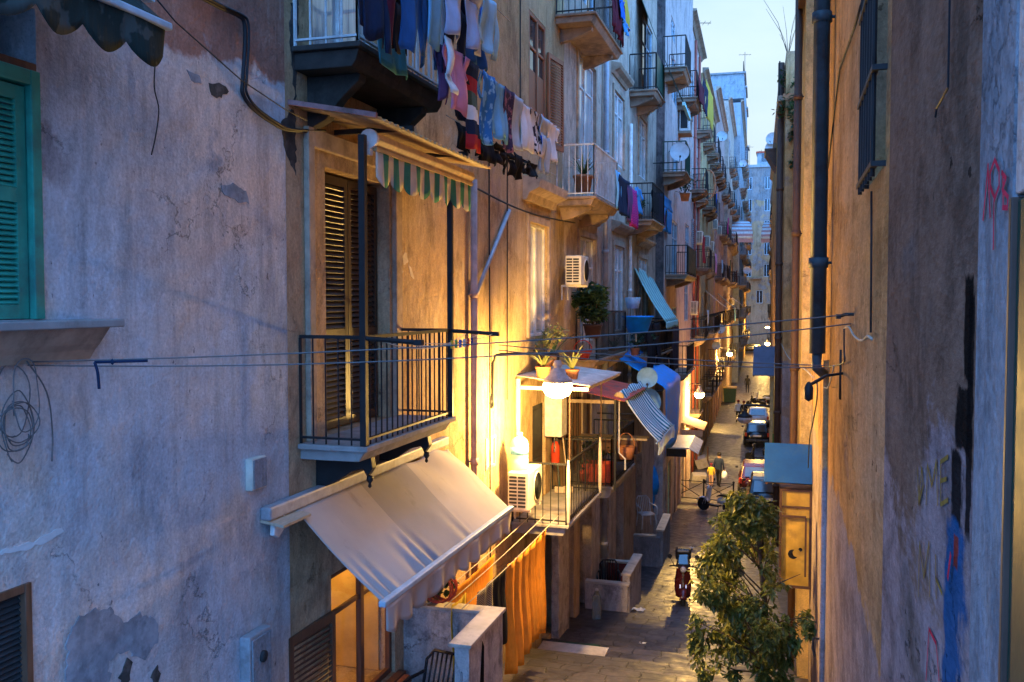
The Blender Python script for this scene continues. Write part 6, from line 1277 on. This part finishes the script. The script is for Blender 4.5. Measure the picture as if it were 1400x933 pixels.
# ================================================================= PEOPLE
def person(label, x, y, rz, h, cols, stride=.16, arm=(0, 0), hold=None, group=None, kind='coat'):   # cols: shoes, trousers, top, skin, hair ; faces local +y
    t = thing('person', label, 'person', (x, y, ground(y)), rz, group); k = h/1.72
    J = dict(pel=(0, 0, .93), bel=(0, 0, 1.08), che=(0, .0, 1.30), nek=(0, .01, 1.47), hd0=(0, .02, 1.56), hd1=(0, .02, 1.70), lh=(-.10, 0, .90), rh=(.10, 0, .90), lk=(-.11, stride*.7, .50), rk=(.11, -stride*.2, .50), la=(-.11, stride*.8, .08), ra=(.11, -stride*1.2, .10), lt=(-.12, stride*.8+.15, .03), rt=(.12, -stride*1.2+.14, .04),
             ls=(-.19, 0, 1.40), rs=(.19, 0, 1.40), le=(-.25, -.03+arm[0]*.1, 1.13), re=(.25, -.03+arm[1]*.1, 1.13), lw=(-.24, .08+arm[0]*.2, .89+.22*arm[0]), rw=(.24, .08+arm[1]*.2, .89+.22*arm[1]), lf=(-.24, .11+arm[0]*.24, .79+.24*arm[0]), rf=(.24, .11+arm[1]*.24, .79+.24*arm[1]))
    Rd = dict(pel=.15, bel=.135, che=.16, nek=.06, hd0=.085, hd1=.10, lh=.10, rh=.10, lk=.065, rk=.065, la=.045, ra=.045, lt=.04, rt=.04, ls=.075, rs=.075, le=.05, re=.05, lw=.036, rw=.036, lf=.03, rf=.03)
    E = [('pel', 'bel'), ('bel', 'che'), ('che', 'nek'), ('nek', 'hd0'), ('hd0', 'hd1'), ('pel', 'lh'), ('pel', 'rh'), ('lh', 'lk'), ('rh', 'rk'), ('lk', 'la'), ('rk', 'ra'), ('la', 'lt'), ('ra', 'rt'), ('che', 'ls'), ('che', 'rs'), ('ls', 'le'), ('rs', 're'), ('le', 'lw'), ('re', 'rw'), ('lw', 'lf'), ('rw', 'rf')]
    N = list(J); me = bpy.data.meshes.new('person_body'); me.from_pydata([tuple(c*k for c in J[n]) for n in N], [(N.index(a), N.index(b)) for a, b in E], [])
    o = bpy.data.objects.new('person_body', me); C.objects.link(o); sk = o.modifiers.new('skin', 'SKIN'); sk.use_smooth_shade = True
    for i, n in enumerate(N):
        d = me.skin_vertices[0].data[i]; r_ = Rd[n]*k; d.radius = (r_*(1.15 if n in ('che', 'pel', 'bel') else 1), r_*(.75 if n in ('che', 'pel', 'bel') else 1)); d.use_root = n == 'pel'
    sb = o.modifiers.new('sub', 'SUBSURF'); sb.levels = 2; sb.render_levels = 2
    dg = bpy.context.evaluated_depsgraph_get(); dg.update(); nm = bpy.data.meshes.new_from_object(o.evaluated_get(dg)); o.modifiers.clear(); o.data = nm; o.parent = t
    nm.materials.clear()
    for c in cols: nm.materials.append(M[c])
    for p in nm.polygons:
        c = p.center/k; z = c.z; p.use_smooth = True
        p.material_index = 0 if z < .12 else (3 if (z > 1.49 or (abs(c.x) > .19 and z < .90+.2*max(arm)) ) else (1 if z < .92 else 2))
    hm = MB().lathe([(.0, .115), (.06, .105), (.10, .06), (.112, .0), (.10, -.05), (.085, -.075)], (0, .0, 1.685), 14); hm.v = [(a*k, (b-.0 if b < .05 else b*.75)*k, c*k) for a, b, c in hm.v]; hm.build('hair', M[cols[4]], t, True)
    fm = MB(); fm.lathe([(0, .03), (.014, 0), (.018, -.02), (0, -.03)], (0, .115, 1.60), 6)
    for s in (-1, 1): fm.lathe([(0, .012), (.012, 0), (0, -.012)], (s*.035, .108, 1.635), 6)
    fm.v = [(a*k, b*k, c*k) for a, b, c in fm.v]; fm.build('face', M['skin'], t, True)
    return t
px_, Yp = 982, 46
person('woman in a dark jacket walking away with a white shopping bag', onY(983, 630, Yp)[0], Yp, R(-20), 1.66, ('rubber', 'c_black', 'c_navy', 'skin', 'c_black'), group='people walking in the street')
person('small child in a blue and yellow top holding hands by the woman', onY(972.5, 635, Yp-.2)[0], Yp-.2, R(-10), 1.15, ('rubber', 'skin', 'c_yellow', 'skin', 'c_maroon'), .1, group='people walking in the street')
t = thing('shopping_bag', 'white carrier bag held by the woman in the dark jacket', 'bag', (onY(990.5, 635, Yp)[0], Yp, ground(Yp)+.42)); MB().lathe([(.10, 0), (.16, .05), (.15, .28), (.06, .38)], n=12).build('bag_body', M['c_white'], t, True); MB().tube([(CP(a)*.06, 0, .38+.1*SP(a)) for a in [PI*i/8 for i in range(9)]], .008, 5).build('handle', M['c_white'], t)
person('walker in a pale top on the left of the strolling couple', onY(1009.5, 555, 73)[0], 73, R(8), 1.72, ('rubber', 'c_black', 'c_lightgrey', 'skin', 'c_maroon'), group='people walking in the street')
person('walker in dark clothes on the right of the strolling couple', onY(1017, 555, 73)[0], 73, R(4), 1.66, ('rubber', 'c_black', 'c_black', 'skin', 'c_maroon'), group='people walking in the street')
person('lone figure in dark clothes far down the street', onY(1022, 520, 97)[0], 97, R(2), 1.78, ('rubber', 'c_black', 'c_black', 'c_black', 'c_black'), group='people walking in the street')

# ================================================================= ROOFTOPS AND FAR FRONTS
def antenna(label, x, y, z, h, n=5, rz=0):
    t = thing('tv_antenna', label, 'antenna', (x, y, z), rz, 'television antennas on the roofs'); MB().cyl((0, 0, -.3), (0, 0, h), .03, 6).build('mast', M['iron'], t); m = MB().tube([(-.7, 0, h*.9), (.7, 0, h*.9)], .02, 5)
    for k in range(n): m.tube([(-.6+1.2*k/(n-1), -.4, h*.9), (-.6+1.2*k/(n-1), .4, h*.9)], .012, 4)
    m.build('dipole', M['iron'], t)
def roof_px(px, py, o): y, z = onL(px, py, o); return XL(y)+o, y, z
antenna('tall television antenna on the roof of the pale house', -5.0, 44, 14.9, 2.6); antenna('second antenna behind the roof balcony of the pale house', -5.3, 46.5, 13.9, 2.2, rz=.6)
antenna('antenna with long boom on the narrow grey pink house', -4.9, 53, 13.9, 1.8, rz=.3); antenna('antenna on the white block beyond the water tanks', -5, 112, 26, 3, 4, .2)
for k in range(5): antenna(('first', 'second', 'third', 'fourth', 'last')[k] + ' of the small antennas on the end house roof from the left', -9+2.1*k, 178, 25.0, 3+k % 2, 4, .4*k)
rs = random.Random(8)
for k, (y, lb) in enumerate(((110, 'nearest grey water tank hut on the blue white block'), (121, 'middle grey water tank hut on the blue white block'), (131, 'tall rear hut on the blue white block'))):
    t = thing('roof_hut', lb, 'roof hut', (XL(y)+2.0, y, 23.28), ALPHA, 'huts on the blue white block'); hh = (2.8, 3.6, 3.0)[k]
    MB().box(-4, -.1, 0, 6, 0, hh).build('wall', M['bluewhite'], t); MB().box(-4.2, .1, -.2, 6.2, hh, hh+.2).build('roof', M['slab'], t); m = MB()
    for q in range(4): m.cyl((-.2, 1.8*q+.1, hh+.2), (-.2, 1.8*q+.1, hh+1.4), .04, 5)
    m.tube([(-.2, .1, hh+1.4), (-.2, 5.5, hh+1.4)], .04, 5); m.build('railing', M['iron'], t)
for k, (x, w, h, lb) in enumerate(((-9.5, 4.5, 3.4, 'left grey hut on the end house roof'), (-4.2, 2.6, 2.2, 'small red roofed hut on the end house roof'))):
    t = thing('roof_hut', lb, 'roof hut', (x, 178, 25.0)); MB().box(-w/2, w/2, -1.5, 3, 0, h).build('wall', M['tuff' if k == 0 else 'bluewhite'], t); MB().box(-w/2-.2, w/2+.2, -1.7, 3.2, h, h+.25).build('roof', M['slab' if k == 0 else 'redroof'], t); MB().box(-.5, .5, -1.56, -1.502, .6, 2.0).build('window', M['glass'], t)
# arched striped shop awnings at the far end
def dome(label, x, y, z, r, w, rz):
    t = thing('dome_awning', label, 'awning', (x, y, z), rz, 'striped dome awnings at the far end')
    MB().sheet(lambda u, v: (r*SP(v*PI/2), lerp(-w/2, w/2, u), r*CP(v*PI/2)), 20, 12, .02, lambda i, j: j % 2).build('cloth', [M['awn_pink'], M['awn_pale']], t, True); MB().box(r-.03, r+.03, -w/2, w/2, -.4, 0.0).build('valance', M['awn_pink'], t); MB().tube([(0, -w/2, 0), (r, -w/2, 0)], .03, 5).tube([(0, w/2, 0), (r, w/2, 0)], .03, 5).build('frame', M['iron'], t)
x, z = onY(1009, 328, 104); dome('pink striped dome awning on the left far down the alley', x-.5, 104, z, 2.0, 3.2, -PI/2+.3)
x, z = onY(1058, 328, 110); dome('pink striped dome awning on the right far down the alley', x+.4, 110, z, 2.0, 2.8, -PI/2-.2)
t = wall_thing('eave_canopy', 'dark projecting eave with glowing underside high on the right', 'canopy', 47, onY(1060, 218, 47)[1], .24, 'R'); MB().box(0, .55, -1.2, 1.2, .25, .35).prism([(0, -.6), (.5, .24), (0, .24)], -1.2, 1.2).build('eave_body', M['brownpipe'], t)
t = wall_thing('side_lamp_box', 'square ceramic wall box beside the grey tuff wall', 'box', 31.4, onL(903, 236, .1)[1], .0); MB().box(0, .28, -.2, .2, 0, .5).build('box_body', M['darkgrille'], t, bevel=.02); MB().box(.05, .23, -.21, -.2005, .28, .45).box(.05, .23, -.21, -.2005, .05, .22).build('dials', M['opal'], t)
t = wall_thing('oval_ornament', 'oval rusty frame on a pole by the red drainpipes', 'frame', 53.5, onL(959, 228, 1.0)[1], .45); MB().tube([(.55+.35*CP(a), 0, .8*SP(a)) for a in [2*PI*i/14 for i in range(15)]], .05, 6).tube([(0, 0, -.6), (1.0, 0, -.5)], .03, 5).build('frame_ring', M['terracotta'], t)

# ================================================================= CLUTTER ON THE FAR FRONTS
rnd = random.Random(21)
FARF = [(46.5, .45), (50.5, .45), (56, .55), (61, .55), (66, .55), (72, .6), (78, .6), (84, .6), (92, .9), (99, .9), (105, .9)]
first = None
for k, (y, o) in enumerate(FARF):
    z = rnd.choice([-1.4, -.6, 1.6, 3.0, 5.2]) + rnd.uniform(-.3, .3)
    if first is None:
        first = ac_unit('small AC unit fixed among the balconies of the far house row', y, z, o, .85, .65, .32, 'L', 'AC units on the far house row')
    else: c = copy_tree(first); c.location = (XL(y)+o, y, z)
cols = [('red', 'c_red'), ('white', 'c_white'), ('blue', 'c_blue'), ('pink', 'c_pink'), ('black', 'c_black'), ('pale blue', 'c_pale'), ('yellow', 'c_yellow'), ('magenta', 'c_magenta'), ('navy', 'c_navy'), ('sky blue', 'c_skyblue'), ('maroon', 'c_maroon'), ('lavender', 'c_lav')]
spots = [(47.2, 1.05, 3.0), (51.8, 1.05, -.8), (57.5, 1.15, 6.4), (59.2, 1.15, 2.7), (63, 1.2, -1.0), (68, 1.2, 2.7), (74, 1.25, -.9), (77, 1.3, 6.5), (82, 1.3, 2.8), (90, 1.6, -1.0), (95, 1.6, 2.8), (102, 1.6, 6.4)]
for (n, m_), (y, o, z) in zip(cols, spots):
    garment('towel', 'sheet', n + ' sheet hung over a balcony of the far house row', XL(y)+o, y, y+rnd.uniform(.8, 1.4), z+.3, rnd.uniform(.9, 1.5), m_, 'sheets on the far balconies', int(y))
for k, (y, o, z, lb) in enumerate(((58, 1.1, -1.95, 'orange'), (73, 1.2, -2.0, 'green'), (89.5, 1.5, -1.9, 'white'))):
    t = thing('roller_awning', lb + ' roller awning let down over a balcony of the far row', 'awning', (XL(y)+o-.5, y, z+2.6), ALPHA, 'roller awnings on the far row'); MB().sheet(lambda u, v: (lerp(0, 1.3, v), lerp(0, 2.2, u), lerp(0, -1.1, v)-.05*SP(PI*v)), 14, 6, .012, lambda i, j: i % 2).build('cloth', [M[('orangecloth', 'awn_green', 'awn_white')[k]], M['awn_white' if k < 2 else 'awn_pink']], t, True)
    MB().box(1.27, 1.32, -.03, 2.23, -1.15, -1.08).build('front_bar', M['greypaint'], t)
# ================================================================= LIGHT, SKY, CAMERA
def lamp_light(name, loc, watts, col=(1, .59, .155), r=.1):
    l = bpy.data.lights.new(name, 'POINT'); l.energy = watts; l.color = col; l.shadow_soft_size = r
    o = bpy.data.objects.new(name, l); C.objects.link(o); o.location = loc; return o
for nm, loc, w in LAMPS: lamp_light(nm, loc, w)
SUN_EL, SUN_AZ = R(4), R(200)
sl = bpy.data.lights.new('sun', 'SUN'); sl.energy = .03; sl.angle = R(20); sl.color = (1, .93, .85)
so = bpy.data.objects.new('sun', sl); C.objects.link(so); so.rotation_euler = (R(58), 0, R(-28))
w = bpy.data.worlds.new('World'); S.world = w; w.use_nodes = True; nt = w.node_tree; bg = nt.nodes['Background']
sky = nt.nodes.new('ShaderNodeTexSky'); sky.sky_type = 'NISHITA'; sky.sun_disc = False; sky.sun_elevation = SUN_EL; sky.sun_rotation = SUN_AZ; sky.altitude = 50; sky.dust_density = 1.0; sky.ozone_density = 2.5
tc = nt.nodes.new('ShaderNodeTexCoord'); mp = nt.nodes.new('ShaderNodeMapping'); mp.inputs['Scale'].default_value = (1, 1, 2.6)
ns = nt.nodes.new('ShaderNodeTexNoise'); ns.inputs['Scale'].default_value = 2.2; ns.inputs['Detail'].default_value = 7; ns.inputs['Roughness'].default_value = .55
rp = nt.nodes.new('ShaderNodeValToRGB'); rp.color_ramp.elements[0].position = .40; rp.color_ramp.elements[1].position = .75; rp.color_ramp.elements[1].color = (.5, .5, .5, 1)
mx = nt.nodes.new('ShaderNodeMix'); mx.data_type = 'RGBA'; mx.inputs[7].default_value = CLOUD
hs = nt.nodes.new('ShaderNodeMix'); hs.data_type = 'RGBA'; hs.inputs[0].default_value = .93; pass
L_ = nt.links.new
sp = nt.nodes.new('ShaderNodeSeparateXYZ'); L_(tc.outputs['Generated'], sp.inputs[0]); vr = nt.nodes.new('ShaderNodeValToRGB')
vr.color_ramp.elements[0].position = .0; vr.color_ramp.elements[0].color = VEIL; vr.color_ramp.elements[1].position = .75; vr.color_ramp.elements[1].color = ZENITH
e_ = vr.color_ramp.elements.new(.30); e_.color = VEIL_MID
vs = nt.nodes.new('ShaderNodeVectorMath'); vs.operation = 'SCALE'; vs.inputs['Scale'].default_value = 10; L_(sp.outputs[2], vr.inputs[0]); 
br = nt.nodes.new('ShaderNodeMapRange'); br.interpolation_type = 'SMOOTHSTEP'; br.inputs[1].default_value = .1; br.inputs[2].default_value = .8; L_(sp.outputs[1], br.inputs[0])
bm = nt.nodes.new('ShaderNodeMix'); bm.data_type = 'RGBA'; bm.inputs[6].default_value = BACK; L_(br.outputs[0], bm.inputs[0]); L_(vr.outputs[0], bm.inputs[7]); L_(bm.outputs[2], vs.inputs[0]); L_(vs.outputs[0], hs.inputs[7])
L_(tc.outputs['Generated'], mp.inputs[0]); L_(mp.outputs[0], ns.inputs['Vector']); L_(ns.outputs['Fac'], rp.inputs[0]); L_(sky.outputs[0], hs.inputs[6]); L_(hs.outputs[2], mx.inputs[6]); L_(rp.outputs[0], mx.inputs[0]); L_(mx.outputs[2], bg.inputs['Color'])
bg.inputs['Strength'].default_value = SKY_STRENGTH
cam = bpy.data.cameras.new('camera'); cam.sensor_width = 36; cam.lens = 36*F/1400; cam.clip_end = 3000; cam.clip_start = .05
co = bpy.data.objects.new('camera', cam); C.objects.link(co); co.rotation_euler = (R(90)-PITCH, 0, YAW); S.camera = co
S.view_settings.view_transform = 'Standard'; S.view_settings.look = 'None'; S.view_settings.exposure = EXPOSURE; S.view_settings.gamma = 1
S.render.resolution_x = 1024; S.render.resolution_y = 682
S.cycles.max_bounces = 6; S.cycles.diffuse_bounces = 4; S.cycles.use_denoising = True; S.cycles.sample_clamp_indirect = 6
for o in list(C.objects):
    if o.parent is None: o.location.z += EYE
